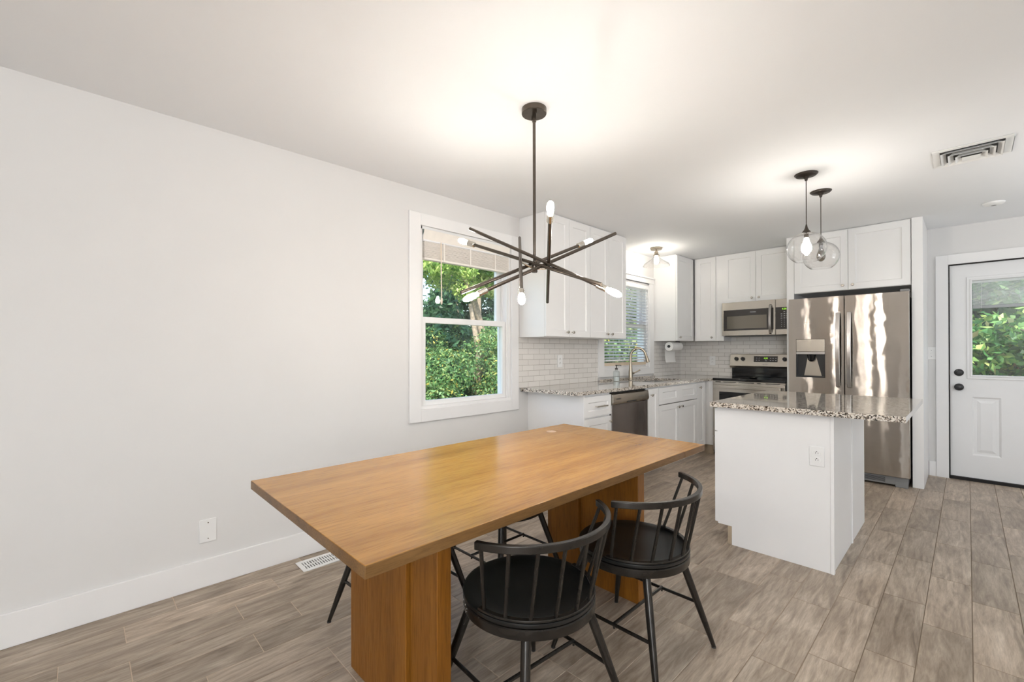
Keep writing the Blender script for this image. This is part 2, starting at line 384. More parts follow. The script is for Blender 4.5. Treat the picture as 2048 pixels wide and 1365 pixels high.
def thing(name, label, cat, loc=(0, 0, 0), group=None):
    o = bpy.data.objects.new(name, None); COL.objects.link(o); o.location = loc; o.empty_display_size = 0.1
    return tag(o, label, cat, group)
def struct(o, label, cat='room'):
    return tag(o, label, cat, kind='structure')
def text_mesh(name, s, size, o, u, v, mat, parent, depth=0.0006):
    c = bpy.data.curves.new(name, 'FONT'); c.body = s; c.size = size; c.align_x = 'CENTER'; c.align_y = 'CENTER'; c.extrude = depth
    tmp = bpy.data.objects.new(name, c); COL.objects.link(tmp)
    dg = bpy.context.evaluated_depsgraph_get(); me = bpy.data.meshes.new_from_object(tmp.evaluated_get(dg))
    bpy.data.objects.remove(tmp)
    u, v, o = Vector(u), Vector(v), Vector(o); n = u.cross(v)
    off = Vector((0, 0, 0)); p = parent
    while p is not None: off += p.location; p = p.parent
    for vt in me.vertices: vt.co = o + u * vt.co.x + v * vt.co.y + n * vt.co.z - off
    me.materials.clear(); me.materials.append(MATS[mat])
    ob = bpy.data.objects.new(name, me); COL.objects.link(ob); ob.parent = parent
    return ob
def knob(parent, p, n):
    m = MB(); n = Vector(n); p = Vector(p)
    m.lathe([(0.0045, 0), (0.0045, 0.012), (0.007, 0.015), (0.0125, 0.017), (0.0135, 0.021), (0.0135, 0.026), (0.011, 0.029), (0.0, 0.0295)], p, n, 12)
    return m.build('knob', 'nickel', parent)

X, Y, Z = Vector((1, 0, 0)), Vector((0, 1, 0)), Vector((0, 0, 1))
H = 2.452          # ceiling height
YB = 6.083         # back wall
RX, RY = 5.4, -3.0 # unseen right wall and wall behind the camera

# ------------------------------------------------------------------ room shell
W1 = (1.81, 2.745, 0.815, 2.185)     # dining window opening y0 y1 z0 z1
W2 = (4.18, 5.198, 1.035, 2.10)      # kitchen window
def wall_with_holes(axis_fixed, f0, f1, a0, a1, holes):
    m = MB(); xs = sorted({a0, a1} | {h[0] for h in holes} | {h[1] for h in holes}); zs = sorted({0, H} | {h[2] for h in holes} | {h[3] for h in holes})
    for i in range(len(xs) - 1):
        for j in range(len(zs) - 1):
            am, zm = (xs[i] + xs[i + 1]) / 2, (zs[j] + zs[j + 1]) / 2
            if any(h[0] < am < h[1] and h[2] < zm < h[3] for h in holes): continue
            if axis_fixed == 'x': m.box(f0, f1, xs[i], xs[i + 1], zs[j], zs[j + 1])
            else: m.box(xs[i], xs[i + 1], f0, f1, zs[j], zs[j + 1])
    return m
struct(wall_with_holes('x', -0.15, 0.0, RY, YB + 0.15, [W1, W2]).build('wall_left', 'wall_paint', smooth=0), 'light grey wall with two windows', 'wall')
DO = (2.70, 3.64, 0.0, 2.082)
struct(wall_with_holes('y', YB, YB + 0.15, -0.15, RX + 0.15, [DO]).build('wall_back', 'wall_paint', smooth=0), 'light grey wall behind the kitchen and back door', 'wall')
struct(MB().box(RX, RX + 0.15, RY, YB + 0.15, 0, H).build('wall_right', 'wall_paint', smooth=0), 'light grey wall on the right', 'wall')
struct(MB().box(-0.15, RX + 0.15, RY - 0.15, RY, 0, H).build('wall_front', 'wall_paint', smooth=0), 'light grey wall behind the camera', 'wall')
struct(MB().box(-0.15, RX + 0.15, RY - 0.15, YB + 0.15, H, H + 0.12).build('ceiling', 'ceiling_paint', smooth=0), 'smooth white ceiling', 'ceiling')
struct(MB().box(0, 0.013, RY, 2.975, 0, 0.145).build('baseboard_left', 'trim_paint', bevel=0.002), 'tall white baseboard along the left wall', 'baseboard')
struct(MB().box(2.565, 2.617, YB - 0.013, YB, 0, 0.145).build('baseboard_back', 'trim_paint', bevel=0.002), 'short white baseboard between fridge panel and door', 'baseboard')

# floor: wood-look tiles laid along Y, every tile its own quad over a grout bed
def make_floor():
    pw, pl, g = 0.158, 0.61, 0.0032
    offs = {0: .34, 1: .145, 2: -.06, 3: .145, 4: -.06, 5: .35, 6: .14, 15: .32, 16: .52, 17: .32, 18: .12, 19: .40}
    V = []; Fc = []; colr = []; k = 0
    x = 0.003; rng = random.Random(3)
    while x < RX:
        o = offs.get(k, rng.choice([.33, .14, -.07, .5])); y = o - pl * 7
        while y < YB:
            x0, x1, y0, y1 = x + g / 2, min(x + pw - g / 2, RX), max(y + g / 2, RY), min(y + pl - g / 2, YB)
            if y1 > y0 + 0.01 and x1 > x0:
                n = len(V); e = 0.001; zt = 0.0
                V += [(x0, y0, zt - e), (x1, y0, zt - e), (x1, y1, zt - e), (x0, y1, zt - e), (x0 + e, y0 + e, zt), (x1 - e, y0 + e, zt), (x1 - e, y1 - e, zt), (x0 + e, y1 - e, zt)]
                Fc += [(n + 4, n + 5, n + 6, n + 7), (n, n + 1, n + 5, n + 4), (n + 1, n + 2, n + 6, n + 5), (n + 2, n + 3, n + 7, n + 6), (n + 3, n, n + 4, n + 7)]
                c = (rng.random(), rng.random(), rng.random(), 1.0); colr += [c] * 20
            y += pl
        x += pw; k += 1
    n = len(V); V += [(-0.05, RY, -0.0012), (RX, RY, -0.0012), (RX, YB + 0.1, -0.0012), (-0.05, YB + 0.1, -0.0012)]
    Fc.append((n, n + 1, n + 2, n + 3)); colr += [(0, 0, 0, 1)] * 4
    me = bpy.data.meshes.new('floor'); me.from_pydata(V, [], Fc)
    a = me.color_attributes.new('plank', 'FLOAT_COLOR', 'CORNER'); a.data.foreach_set('color', np.array(colr, dtype=np.float32).ravel())
    me.materials.append(MATS['floor_tile']); me.materials.append(MATS['grout']); me.polygons[-1].material_index = 1
    o = bpy.data.objects.new('floor', me); COL.objects.link(o)
    struct(o, 'greige wood-look plank tile floor with pale grout', 'floor')
make_floor()

# ------------------------------------------------------------------ windows
def pane(parent, x, y0, y1, z0, z1, name='pane'):
    return MB().box(x - 0.002, x + 0.002, y0, y1, z0, z1).build(name, 'window_glass', parent, smooth=0)
def double_hung(name, W, casing, label, lower_raise=0.0):
    y0, y1, z0, z1 = W
    t = thing(name, None, None, (0, (y0 + y1) / 2, z0)); struct(t, label, 'window')
    cs = MB(); cy0, cy1, cz0, cz1 = casing
    cs.box(0, 0.019, cy0, y0, cz0, cz1).box(0, 0.019, y1, cy1, cz0, cz1).box(0, 0.019, y0, y1, z1, cz1).box(0, 0.019, y0, y1, cz0, z0)
    cs.build('casing', 'trim_paint', t, bevel=0.0015)
    jm = MB(); jm.box(-0.149, 0.0, y0 - 0.0, y0 + 0.022, z0, z1).box(-0.149, 0.0, y1 - 0.022, y1, z0, z1).box(-0.149, 0.0, y0, y1, z1 - 0.022, z1)
    jm.box(-0.149, 0.004, y0, y1, z0, z0 + 0.022)
    jm.box(-0.075, -0.085, y0 + 0.02, y0 + 0.034, z0, z1).box(-0.075, -0.085, y1 - 0.034, y1 - 0.02, z0, z1)
    jm.box(-0.015, -0.027, y0 + 0.02, y0 + 0.034, z0, z1).box(-0.015, -0.027, y1 - 0.034, y1 - 0.02, z0, z1)
    jm.build('jamb', 'trim_paint', t, bevel=0.001)
    zm = z0 + (z1 - z0) * 0.49
    a0, a1 = y0 + 0.024, y1 - 0.024
    def sash(x0, x1, b0, b1, rail_b, rail_t, st):
        s_ = MB().box(x0, x1, a0, a0 + st, b0, b1).box(x0, x1, a1 - st, a1, b0, b1).box(x0, x1, a0 + st, a1 - st, b0, b0 + rail_b).box(x0, x1, a0 + st, a1 - st, b1 - rail_t, b1)
        o = s_.build('sash', 'trim_paint', t, bevel=0.002)
        pane(o, (x0 + x1) / 2, a0 + st, a1 - st, b0 + rail_b, b1 - rail_t); return o
    sash(-0.073, -0.03, z0 + 0.023, zm + 0.022, 0.034, 0.045, 0.045)
    sash(-0.122, -0.088, zm - 0.016, z1 - 0.023, 0.036, 0.036, 0.062)
    MB().box(-0.088, -0.073, a0 + 0.02, a1 - 0.02, zm - 0.018, zm + 0.018).build('sash_lock', 'trim_paint', t)
    return t
double_hung('window_1', W1, (1.712, 2.831, 0.724, 2.273), 'large white double-hung dining window')
w2 = double_hung('window_2', W2, (4.071, 5.303, 0.955, 2.10), 'white double-hung window over the sink')
MB().box(-0.0295, -0.020, 4.206, 5.172, 1.075, 1.112).build('wood_stop', 'sill_wood', w2, bevel=0.002)
# crown header over the kitchen window
struct(MB().box(0, 0.022, 4.071, 5.303, 2.10, 2.165).box(0, 0.034, 4.065, 5.309, 2.160, 2.178).build('trim_1', 'trim_paint', bevel=0.002), 'white header board over the kitchen window', 'trim')
def stacked_blind():
    t = thing('window_blind', 'raised cream blind bunched at the top of the dining window', 'blind', (-0.02, 2.277, 1.93))
    y0, y1 = 1.838, 2.718
    MB().box(-0.029, 0.008, y0, y1, 2.075, 2.125).build('headrail', 'blind_white', t, bevel=0.004)
    MB().obox((0.002, y0 - 0.003, 2.085), Y, Vector((0.25, 0, 1)).normalized(), X, y1 - y0 + 0.006, 0.075, 0.006).build('valance', 'fabric_blind', t, bevel=0.002)
    m = MB(); z = 1.955
    for k in range(19):
        m.box(-0.029 + 0.002 * random.random(), 0.012 + 0.004 * random.random(), y0 + 0.004, y1 - 0.004, z, z + 0.0042); z += 0.0062
    m.build('slat_stack', 'fabric_blind', t)
    MB().box(-0.029, 0.014, y0 + 0.004, y1 - 0.004, 1.935, 1.953).build('bottom_rail', 'fabric_blind', t, bevel=0.003)
    for yy in (2.02, 2.28, 2.55): MB().box(0.015, 0.017, yy - 0.006, yy + 0.006, 1.937, 2.075).build('ladder_tape', 'fabric_blind', t)
    MB().tube([(0.024, 1.985, 2.08), (0.026, 1.985, 1.83), (0.027, 1.986, 1.66)], 0.0045, 8).build('tilt_wand', 'wand', t)
    MB().lathe([(0.003, 0), (0.008, 0.01), (0.009, 0.04), (0.003, 0.055)], (0.027, 1.986, 1.605), Z, 10).build('wand_tassel', 'wand', t)
stacked_blind()
def kitchen_blind():
    t = thing('window_blind', 'white slatted blind lowered over the sink window', 'blind', (-0.03, 4.69, 1.12))
    y0, y1 = 4.212, 5.166
    MB().box(-0.028, 0.012, y0, y1, 2.02, 2.072).build('headrail', 'blind_white', t, bevel=0.004)
    n = 0; z = 1.165
    while z < 2.01:
        m = MB(); a = math.radians(24 + random.uniform(-2, 2)); c, s_ = math.cos(a) * 0.021, math.sin(a) * 0.021
        m.add([(-0.006 - c, y0, z - s_), (-0.006, y0, z + 0.002), (-0.006 + c, y0, z + s_), (-0.006 - c, y1, z - s_), (-0.006, y1, z + 0.002), (-0.006 + c, y1, z + s_),
               (-0.006 - c, y0, z - s_ + 0.0022), (-0.006, y0, z + 0.0042), (-0.006 + c, y0, z + s_ + 0.0022), (-0.006 - c, y1, z - s_ + 0.0022), (-0.006, y1, z + 0.0042), (-0.006 + c, y1, z + s_ + 0.0022)],
              [(0, 3, 4, 1), (1, 4, 5, 2), (6, 7, 10, 9), (7, 8, 11, 10), (0, 6, 9, 3), (2, 5, 11, 8), (0, 1, 7, 6), (1, 2, 8, 7), (3, 9, 10, 4), (4, 10, 11, 5)])
        m.build('slat', 'blind_white', t); z += 0.0365; n += 1
    MB().box(-0.026, 0.014, y0, y1, 1.128, 1.146).build('bottom_rail', 'blind_white', t, bevel=0.003)
    for yy in (4.36, 4.69, 5.02):
        MB().cyl((0.017, yy, 1.13), (0.017, yy, 2.03), 0.001, seg=6).cyl((-0.029, yy, 1.13), (-0.029, yy, 2.03), 0.001, seg=6).build('ladder_cord', 'blind_white', t)
    MB().cyl((0.022, 5.09, 1.50), (0.022, 5.09, 2.03), 0.003, seg=8).build('tilt_wand', 'blind_white', t)
kitchen_blind()

# casings on solid unseen walls, added around the daylight fill lamps
def lamp_casing(name, ax, pos, a0, a1, z0, z1, label):
    t = thing(name, None, None); struct(t, label, 'window'); m = MB()
    def B(p0, p1, q0, q1, r0, r1):
        if ax == 'x': m.box(pos - p1, pos - p0, q0, q1, r0, r1)
        else: m.box(q0, q1, pos + p0, pos + p1, r0, r1)
    c = 0.09
    B(0, .02, a0 - c, a0, z0 - c, z1 + c); B(0, .02, a1, a1 + c, z0 - c, z1 + c); B(0, .02, a0, a1, z1, z1 + c); B(0, .02, a0, a1, z0 - c, z0)
    m.build('casing', 'trim_paint', t)
lamp_casing('added_casing_3', 'y', RY, 4.0, 5.28, 0.68, 2.22, 'white window casing added around the lamp behind the camera')
lamp_casing('added_casing_4', 'x', RX, -0.35, 2.15, 0.68, 2.22, 'white window casing added around a lamp on the right wall')
lamp_casing('added_casing_5', 'x', RX, 3.35, 5.25, 0.68, 2.22, 'white window casing added around a lamp on the right wall by the back')

# ------------------------------------------------------------------ back door
def make_door():
    y = YB + 0.02; x0, x1 = 2.716, 3.626
    t = thing('door_1', None, None, (3.17, y, 0)); struct(t, 'white back door with a half glass window and blinds', 'door')
    P = MB(); zb, zt = 0.028, 2.070
    cells_g = (2.865, 3.477, 1.005, 1.912)
    xs = [x0, cells_g[0], cells_g[1], x1]; zs = [zb, cells_g[2], cells_g[3], zt]
    p1 = (2.862, 3.052, 0.245, 0.800); p2 = (3.290, 3.480, 0.245, 0.800)
    for i in range(3):
        for j in range(3):
            if (i, j) == (1, 1): continue
            if (i, j) == (1, 0): continue
            P.box(xs[i], xs[i + 1], y, y + 0.044, zs[j], zs[j + 1])
    # lower middle with two raised panels
    P.box(x0 + 0.149, p1[0], y, y + 0.044, zb, cells_g[2]) if p1[0] > x0 + 0.149 + 0.001 else None
    a0, a1 = cells_g[0], cells_g[1]
    P.box(a0, a1, y, y + 0.044, zb, p1[2]).box(a0, a1, y, y + 0.044, p1[3], cells_g[2]).box(p1[1], p2[0], y, y + 0.044, p1[2], p1[3])
    for q in (p1, p2):
        q0, q1, r0, r1 = max(q[0], a0), min(q[1], a1), q[2], q[3]; e = 0.014
        v = [(q0, y, r0), (q1, y, r0), (q1, y, r1), (q0, y, r1), (q0 + e, y + .009, r0 + e), (q1 - e, y + .009, r0 + e), (q1 - e, y + .009, r1 - e), (q0 + e, y + .009, r1 - e),
             (q0 + 2.2 * e, y + .009, r0 + 2.2 * e), (q1 - 2.2 * e, y + .009, r0 + 2.2 * e), (q1 - 2.2 * e, y + .009, r1 - 2.2 * e), (q0 + 2.2 * e, y + .009, r1 - 2.2 * e),
             (q0 + 4 * e, y + .002, r0 + 4 * e), (q1 - 4 * e, y + .002, r0 + 4 * e), (q1 - 4 * e, y + .002, r1 - 4 * e), (q0 + 4 * e, y + .002, r1 - 4 * e)]
        f = []
        for k in (0, 4, 8): f += [(k + i, k + (i + 1) % 4, k + 4 + (i + 1) % 4, k + 4 + i) for i in range(4)]
        f.append((12, 13, 14, 15)); P.add(v, f)
    P.build('door_leaf', 'door_paint', t, smooth=0)
    g0, g1, h0, h1 = cells_g; fm = MB(); s_ = 0.034
    for b in ((g0 - s_, g0 + .004, h0 - s_, h1 + s_), (g1 - .004, g1 + s_, h0 - s_, h1 + s_), (g0, g1, h1 - .004, h1 + s_), (g0, g1, h0 - s_, h0 + .004)):
        fm.box(b[0], b[1], y - 0.010, y + 0.004, b[2], b[3])
    for b in ((g0 - .012, g0 + .004, h0 - .012, h1 + .012), (g1 - .004, g1 + .012, h0 - .012, h1 + .012), (g0, g1, h1 - .004, h1 + .012), (g0, g1, h0 - .012, h0 + .004)):
        fm.box(b[0], b[1], y - 0.015, y + 0.03, b[2], b[3])
    wf = fm.build('window_frame', 'door_paint', t, bevel=0.003)
    MB().box(g0, g1, y + 0.004, y + 0.008, h0, h1).build('pane', 'window_glass', wf, smooth=0)
    MB().box(g0, g1, y + 0.036, y + 0.040, h0, h1).build('pane', 'window_glass', wf, smooth=0)
    bl = MB(); z = 1.675
    while z < 1.885:
        bl.add([(g0 + .008, y + .014, z), (g1 - .008, y + .014, z), (g1 - .008, y + .030, z + .004), (g0 + .008, y + .030, z + .004)], [(0, 1, 2, 3)]); 
        bl.box(g0 + .008, g1 - .008, y + .0135, y + .0145, z - .0005, z + .0035); z += 0.0072
    bl.box(g0 + .004, g1 - .004, y + .012, y + .032, 1.885, 1.910)
    b = bl.build('enclosed_blind', 'blind_white', t, smooth=0)
    MB().box(g0 + .008, g1 - .008, y + .011, y + .033, 1.643, 1.672).build('blind_rail', 'blind_rail', b, bevel=0.003)
    MB().cyl((2.93, y + .0105, 1.645), (2.93, y + .0105, 1.885), 0.0016, seg=8).build('blind_cord', 'white_plastic', b)
    cs = MB(); ox0, ox1, oz = 2.617, 3.725, 2.174; i0, i1, iz = 2.706, 3.636, 2.080
    cs.box(ox0, i0, YB - 0.019, YB, 0, oz).box(i1, ox1, YB - 0.019, YB, 0, oz).box(i0, i1, YB - 0.019, YB, iz, oz)
    cs.build('casing', 'trim_paint', t, bevel=0.002)
    gk = MB(); gk.box(2.701, 2.7155, YB + 0.0, YB + 0.07, 0, 2.0805).box(3.6265, 3.639, YB + 0.0, YB + 0.07, 0, 2.0805).box(2.7155, 3.6265, YB + 0.0, YB + 0.07, 2.0705, 2.0805)
    gk.build('weatherstrip', 'black_gasket', t, smooth=0)
    MB().box(2.7155, 3.6265, YB - 0.012, YB + 0.12, 0.0, 0.0275).build('threshold', 'black_gasket', t, smooth=0)
    dk = MB()
    for zz, kind in ((1.030, 'deadbolt'), (0.890, 'door_knob')):
        m = MB()
        if kind == 'deadbolt':
            m.lathe([(0.034, 0), (0.034, 0.006), (0.028, 0.014), (0.020, 0.016), (0.018, 0.022), (0, 0.023)], (2.777, y, zz), -Y, 28).obox((2.761, y - .022, zz - .004), X, Z, -Y, .032, .008, .012)
        else:
            m.lathe([(0.034, 0), (0.034, 0.006), (0.026, 0.012), (0.013, 0.016), (0.012, 0.036), (0.024, 0.042), (0.030, 0.052), (0.030, 0.062), (0.022, 0.070), (0.010, 0.073), (0, 0.073)], (2.777, y, zz), -Y, 28)
        m.build(kind, 'black_plastic', t)
    MB().box(2.7085, 2.7145, YB - 0.003, YB + 0.002, 1.005, 1.055).box(2.7085, 2.7145, YB - 0.003, YB + 0.002, 0.862, 0.918).build('strike_plate', 'bronze', t)
make_door()

# ------------------------------------------------------------------ wall plates
def plate(name, label, cat, c, u, n, outlets=True, toggle=False, grp=None, w_=0.078, h_=0.122):
    c, u, n = Vector(c), Vector(u), Vector(n); t = thing(name, label, cat, c, grp)
    MB().obox(c - u * w_ / 2 - Z * h_ / 2, u, Z, n, w_, h_, 0.006).build('cover_plate', 'white_plastic', t, bevel=0.0025)
    if outlets:
        for dz in (0.0195, -0.0195):
            m = MB(); p = c + n * 0.006 + Z * dz; q = []
            for k in range(24):
                a = 2 * math.pi * k / 24; q.append((math.cos(a) * 0.0172, max(-0.0135, min(0.0135, math.sin(a) * 0.0172))))
            vs = [p + u * a + Z * b for a, b in q] + [p + u * a * .96 + Z * b * .96 + n * 0.003 for a, b in q]
            m.add(vs, [(i, (i + 1) % 24, 24 + (i + 1) % 24, 24 + i) for i in range(24)] + [tuple(range(24, 48))])
            r = m.build('receptacle', 'white_plastic', t)
            p2 = p + n * 0.003; s_ = MB()
            s_.obox(p2 + u * -0.0073 + Z * -0.004, u, Z, n, 0.0018, 0.009, 0.0004).obox(p2 + u * 0.0055 + Z * -0.003, u, Z, n, 0.0018, 0.0075, 0.0004)
            s_.cyl(p2 + Z * 0.0085, p2 + Z * 0.0085 + n * 0.0004, 0.0025, seg=10).build('socket_slots', 'slot_dark', r)
        MB().cyl(c + n * 0.006, c + n * 0.0075, 0.003, seg=10).build('screw', 'white_plastic', t)
    elif toggle:
        MB().obox(c - u * .005 - Z * .012 + n * .006, u, Z, n, .010, .024, .001).obox(c - u * .003 - Z * .002 + n * .006, u, Z, n, .006, .012, .012).build('toggle', 'white_plastic', t, bevel=0.001)
        for dz in (.03, -.03): MB().cyl(c + n * .006 + Z * dz, c + n * .0072 + Z * dz, .003, seg=10).build('screw', 'grey_plastic', t)
    else:
        for dz in (.042, -.042): MB().cyl(c + n * .006 + Z * dz, c + n * .0072 + Z * dz, .003, seg=10).build('screw', 'nickel', t)
    return t
plate('wall_plate', 'blank white cover plate low on the left wall above the baseboard', 'wall plate', (0.0, 0.4925, 0.2935), Y, X, outlets=False)
plate('power_outlet', 'white outlet on the tiled wall left of the sink window', 'outlet', (0.0085, 3.417, 1.146), Y, X)
plate('power_outlet', 'white outlet on the tiled back wall left of the range', 'outlet', (0.4525, YB - 0.0085, 1.113), X, -Y)
plate('light_switch', 'white wall switch between the fridge panel and back door', 'switch', (2.585, YB, 1.215), X, -Y, outlets=False, toggle=True)

# ------------------------------------------------------------------ backsplash (part of the walls)
bs = MB(); bs.box(0, 0.008, 2.831, 4.071, 0.914, 1.374).box(0, 0.008, 5.303, YB - 0.0085, 0.914, 1.374)
struct(bs.build('trim_2', 'tile_left', smooth=0), 'white subway tile backsplash on the window wall', 'backsplash')
bb = MB(); bb.box(0.008, 1.49, YB - 0.008, YB, 0.80, 1.44)
struct(bb.build('trim_3', 'tile_back', smooth=0), 'white subway tile backsplash behind the range', 'backsplash')

# ------------------------------------------------------------------ upper cabinets
G = 0.003
def carcass(t, x0, x1, y0, y1, z0, z1, name='cabinet_body'):
    return MB().box(x0, x1, y0, y1, z0, z1).build(name, 'cabinet_paint', t, bevel=0.0012)
ZU = 1.372
def cab_left(y0, y1, doors, label, knobs, z0=ZU, grp='tall white wall cabinets on the window wall'):
    t = thing('wall_cabinet', label, 'cabinet', (0.15, (y0 + y1) / 2, z0), grp)
    carcass(t, 0.001, 0.298, y0, y1, z0, H - 0.001)
    wd = (y1 - y0) / doors
    for i in range(doors):
        a = y0 + i * wd + G / 2; d = MB().shaker((0.299, a, z0 + 0.004), Y, X, wd - G, H - z0 - 0.016, 0.02).build('door', 'cabinet_paint', t, bevel=0.001)
        ky = knobs[i]; knob(d, (0.319, ky, z0 + 0.045), X)
    MB().box(0.299, 0.305, y0 + .001, y1 - .001, H - 0.011, H - 0.001).build('top_rail', 'cabinet_paint', t)
    return t
cab_left(2.862, 3.500, 2, 'white two-door wall cabinet nearest the dining window', (3.141, 3.218))
cab_left(3.501, 4.139, 2, 'white two-door wall cabinet with its right edge over the sink window', (3.772, 3.852))
cab_left(5.325, 5.795, 1, 'narrow white wall cabinet between sink window and room corner', (5.372,))
def cab_back(x0, x1, yf, z0, xs, knobs, label, name='wall_cabinet', grp=None, z1=None, body_x=None):
    z1 = z1 or H - 0.001
    t = thing(name, label, 'cabinet', ((x0 + x1) / 2, YB - 0.15, z0), grp)
    bx = body_x or (x0, x1); carcass(t, bx[0], bx[1], yf + 0.021, YB - 0.001, z0, z1)
    for i in range(len(xs) - 1):
        d = MB().shaker((xs[i] + G / 2, yf + 0.0205, z0 + 0.004), X, -Y, xs[i + 1] - xs[i] - G, z1 - z0 - 0.016, 0.02).build('door', 'cabinet_paint', t, bevel=0.001)
        knob(d, (knobs[i], yf, z0 + 0.045), -Y)
    return t
cab_back(0.345, 0.660, 5.80, ZU, [0.345, 0.600], [0.556], 'narrow white wall cabinet in the corner left of the microwave', body_x=(0.322, 0.692))
cab_back(0.694, 1.484, 5.80, 1.838, [0.694, 1.0685, 1.443], [1.030, 1.108], 'short white two-door cabinet above the microwave')
cab_back(1.556, 2.480, 5.418, 1.845, [1.558, 2.018, 2.478], [1.978, 2.056], 'deep white two-door cabinet above the refrigerator', z1=H - 0.001)

tag(MB().box(1.487, 1.555, 5.425, YB - 0.001, 0.0, H - 0.001).build('fridge_panel', 'cabinet_paint', bevel=0.0015, origin=(1.52, 5.75, 0)), 'tall white panel between refrigerator and microwave', 'panel')
tag(MB().box(2.4835, 2.560, 5.418, YB - 0.001, 0.0, H - 0.001).build('fridge_panel', 'cabinet_paint', bevel=0.0015, origin=(2.526, 5.75, 0)), 'tall white end panel right of the refrigerator', 'panel')

# ------------------------------------------------------------------ base cabinets
CT, CB = 0.914, 0.884
XF = 0.612   # carcass front
def base_left(y0, y1, label, toe=True):
    t = thing('base_cabinet', label, 'cabinet', (0.31, (y0 + y1) / 2, 0))
    MB().box(0.001, XF, y0, y1, 0.112, CB - 0.001).build('cabinet_body', 'cabinet_paint', t, bevel=0.001)
    if toe: MB().box(0.02, XF - 0.07, y0, y1, 0.0, 0.112).build('toe_kick', 'toe_white', t)
    return t
t = base_left(2.985, 3.376, 'white drawer base cabinet left of the dishwasher')
d = MB().shaker((XF, 2.988, 0.690), Y, X, 0.385, 0.172, 0.02, 0.05).build('drawer', 'cabinet_paint', t, bevel=0.001)
h = MB().tube([(0.632, 3.135, 0.776), (0.660, 3.135, 0.776)], 0.005, 10).tube([(0.632, 3.262, 0.776), (0.660, 3.262, 0.776)], 0.005, 10).box(0.655, 0.667, 3.118, 3.279, 0.770, 0.782)
h.build('handle', 'nickel', d, bevel=0.002)
d = MB().shaker((XF, 2.988, 0.125), Y, X, 0.385, 0.550, 0.02).build('door', 'cabinet_paint', t, bevel=0.001); knob(d, (0.632, 3.342, 0.630), X)
# full end panel on the near side of the run
MB().box(0.001, 0.636, 2.966, 2.984, 0.0, CB - 0.001).build('end_panel', 'cabinet_paint', t, bevel=0.001)

t = thing('dishwasher', 'stainless steel dishwasher built in under the granite counter', 'dishwasher', (0.32, 3.695, 0))
MB().box(0.03, 0.600, 3.382, 4.020, 0.10, 0.872).build('dishwasher_body', 'black_plastic', t)
MB().box(0.600, 0.632, 3.384, 4.016, 0.115, 0.765).build('door_panel', 'dishwasher_steel', t, bevel=0.004)
m = MB(); a, b = 3.384, 4.016
pr_ = [(0.600, 0.768), (0.640, 0.768), (0.648, 0.790), (0.640, 0.855), (0.620, 0.862), (0.600, 0.862)]
m.add([(x, a, z) for x, z in pr_] + [(x, b, z) for x, z in pr_], [tuple(range(6)), tuple(range(11, 5, -1))] + [(i, (i + 1) % 6, 6 + (i + 1) % 6, 6 + i) for i in range(6)])
cp = m.build('control_panel', 'appliance_steel', t, bevel=0.002)
MB().box(0.6405, 0.6475, 3.62, 3.78, 0.774, 0.786).build('pocket_handle', 'black_plastic', cp)
text_mesh('brand_lettering', 'FRIGIDAIRE', 0.015, (0.6475, 3.475, 0.815), Y, Vector((-0.12, 0, 1)).normalized(), 'black_plastic', cp)
for k in range(4): MB().box(0.6425, 0.6460, 3.82 + k * .035, 3.835 + k * .035, 0.815, 0.821).build('button', 'grey_plastic', cp)
MB().box(0.10, 0.575, 3.39, 4.01, 0.0, 0.10).build('toe_kick', 'black_plastic', t)

t = base_left(4.024, 4.242, 'slim white pull-out base cabinet right of the dishwasher')
d = MB().shaker((XF, 4.027, 0.125), Y, X, 0.212, 0.742, 0.02).build('door', 'cabinet_paint', t, bevel=0.001); knob(d, (0.632, 4.075, 0.805), X)
t = thing('sink_cabinet', 'white sink base cabinet with false drawer front and two doors', 'cabinet', (0.31, 4.69, 0))
bd = MB(); bd.box(0.001, XF, 4.243, 4.262, 0.112, CB - .001).box(0.001, XF, 5.133, 5.153, 0.112, CB - .001).box(0.001, XF, 4.262, 5.133, 0.112, 0.132).box(0.001, 0.02, 4.262, 5.133, 0.132, CB - .001).box(XF - .02, XF, 4.262, 5.133, 0.80, CB - .001)
bd.build('cabinet_body', 'cabinet_paint', t); MB().box(0.02, XF - .07, 4.243, 5.153, 0, 0.112).build('toe_kick', 'toe_white', t)
wd = 0.906; MB().shaker((XF, 4.2445, 0.692), Y, X, wd, 0.172, 0.02, cells=[(0.085, 0.39, 0.05, 0.125), (0.535, 0.845, 0.05, 0.125)]).build('false_drawer_front', 'cabinet_paint', t, bevel=0.001)
for a, ky in ((4.2445, 4.658), (4.699, 4.740)):
    d = MB().shaker((XF, a, 0.125), Y, X, 0.4515, 0.558, 0.02).build('door', 'cabinet_paint', t, bevel=0.001); knob(d, (0.632, ky, 0.640), X)
t = base_left(5.154, 5.428, 'narrow white base cabinet in the corner beside the range')
d = MB().shaker((XF, 5.158, 0.125), Y, X, 0.235, 0.742, 0.02).build('door', 'cabinet_paint', t, bevel=0.001); knob(d, (0.632, 5.226, 0.815), X)
t = thing('base_cabinet', 'white filler cabinet squeezed between the corner and the range', 'cabinet', (0.5, 5.75, 0))
MB().box(0.001, 0.700, 5.452, YB - .01, 0.112, CB - .001).build('cabinet_body', 'cabinet_paint', t, bevel=0.001)
MB().box(0.62, 0.700, 5.47, 5.49, 0, 0.112).box(0.02, 0.62, 5.49, 5.51, 0, 0.112).build('toe_kick', 'toe_wood', t)

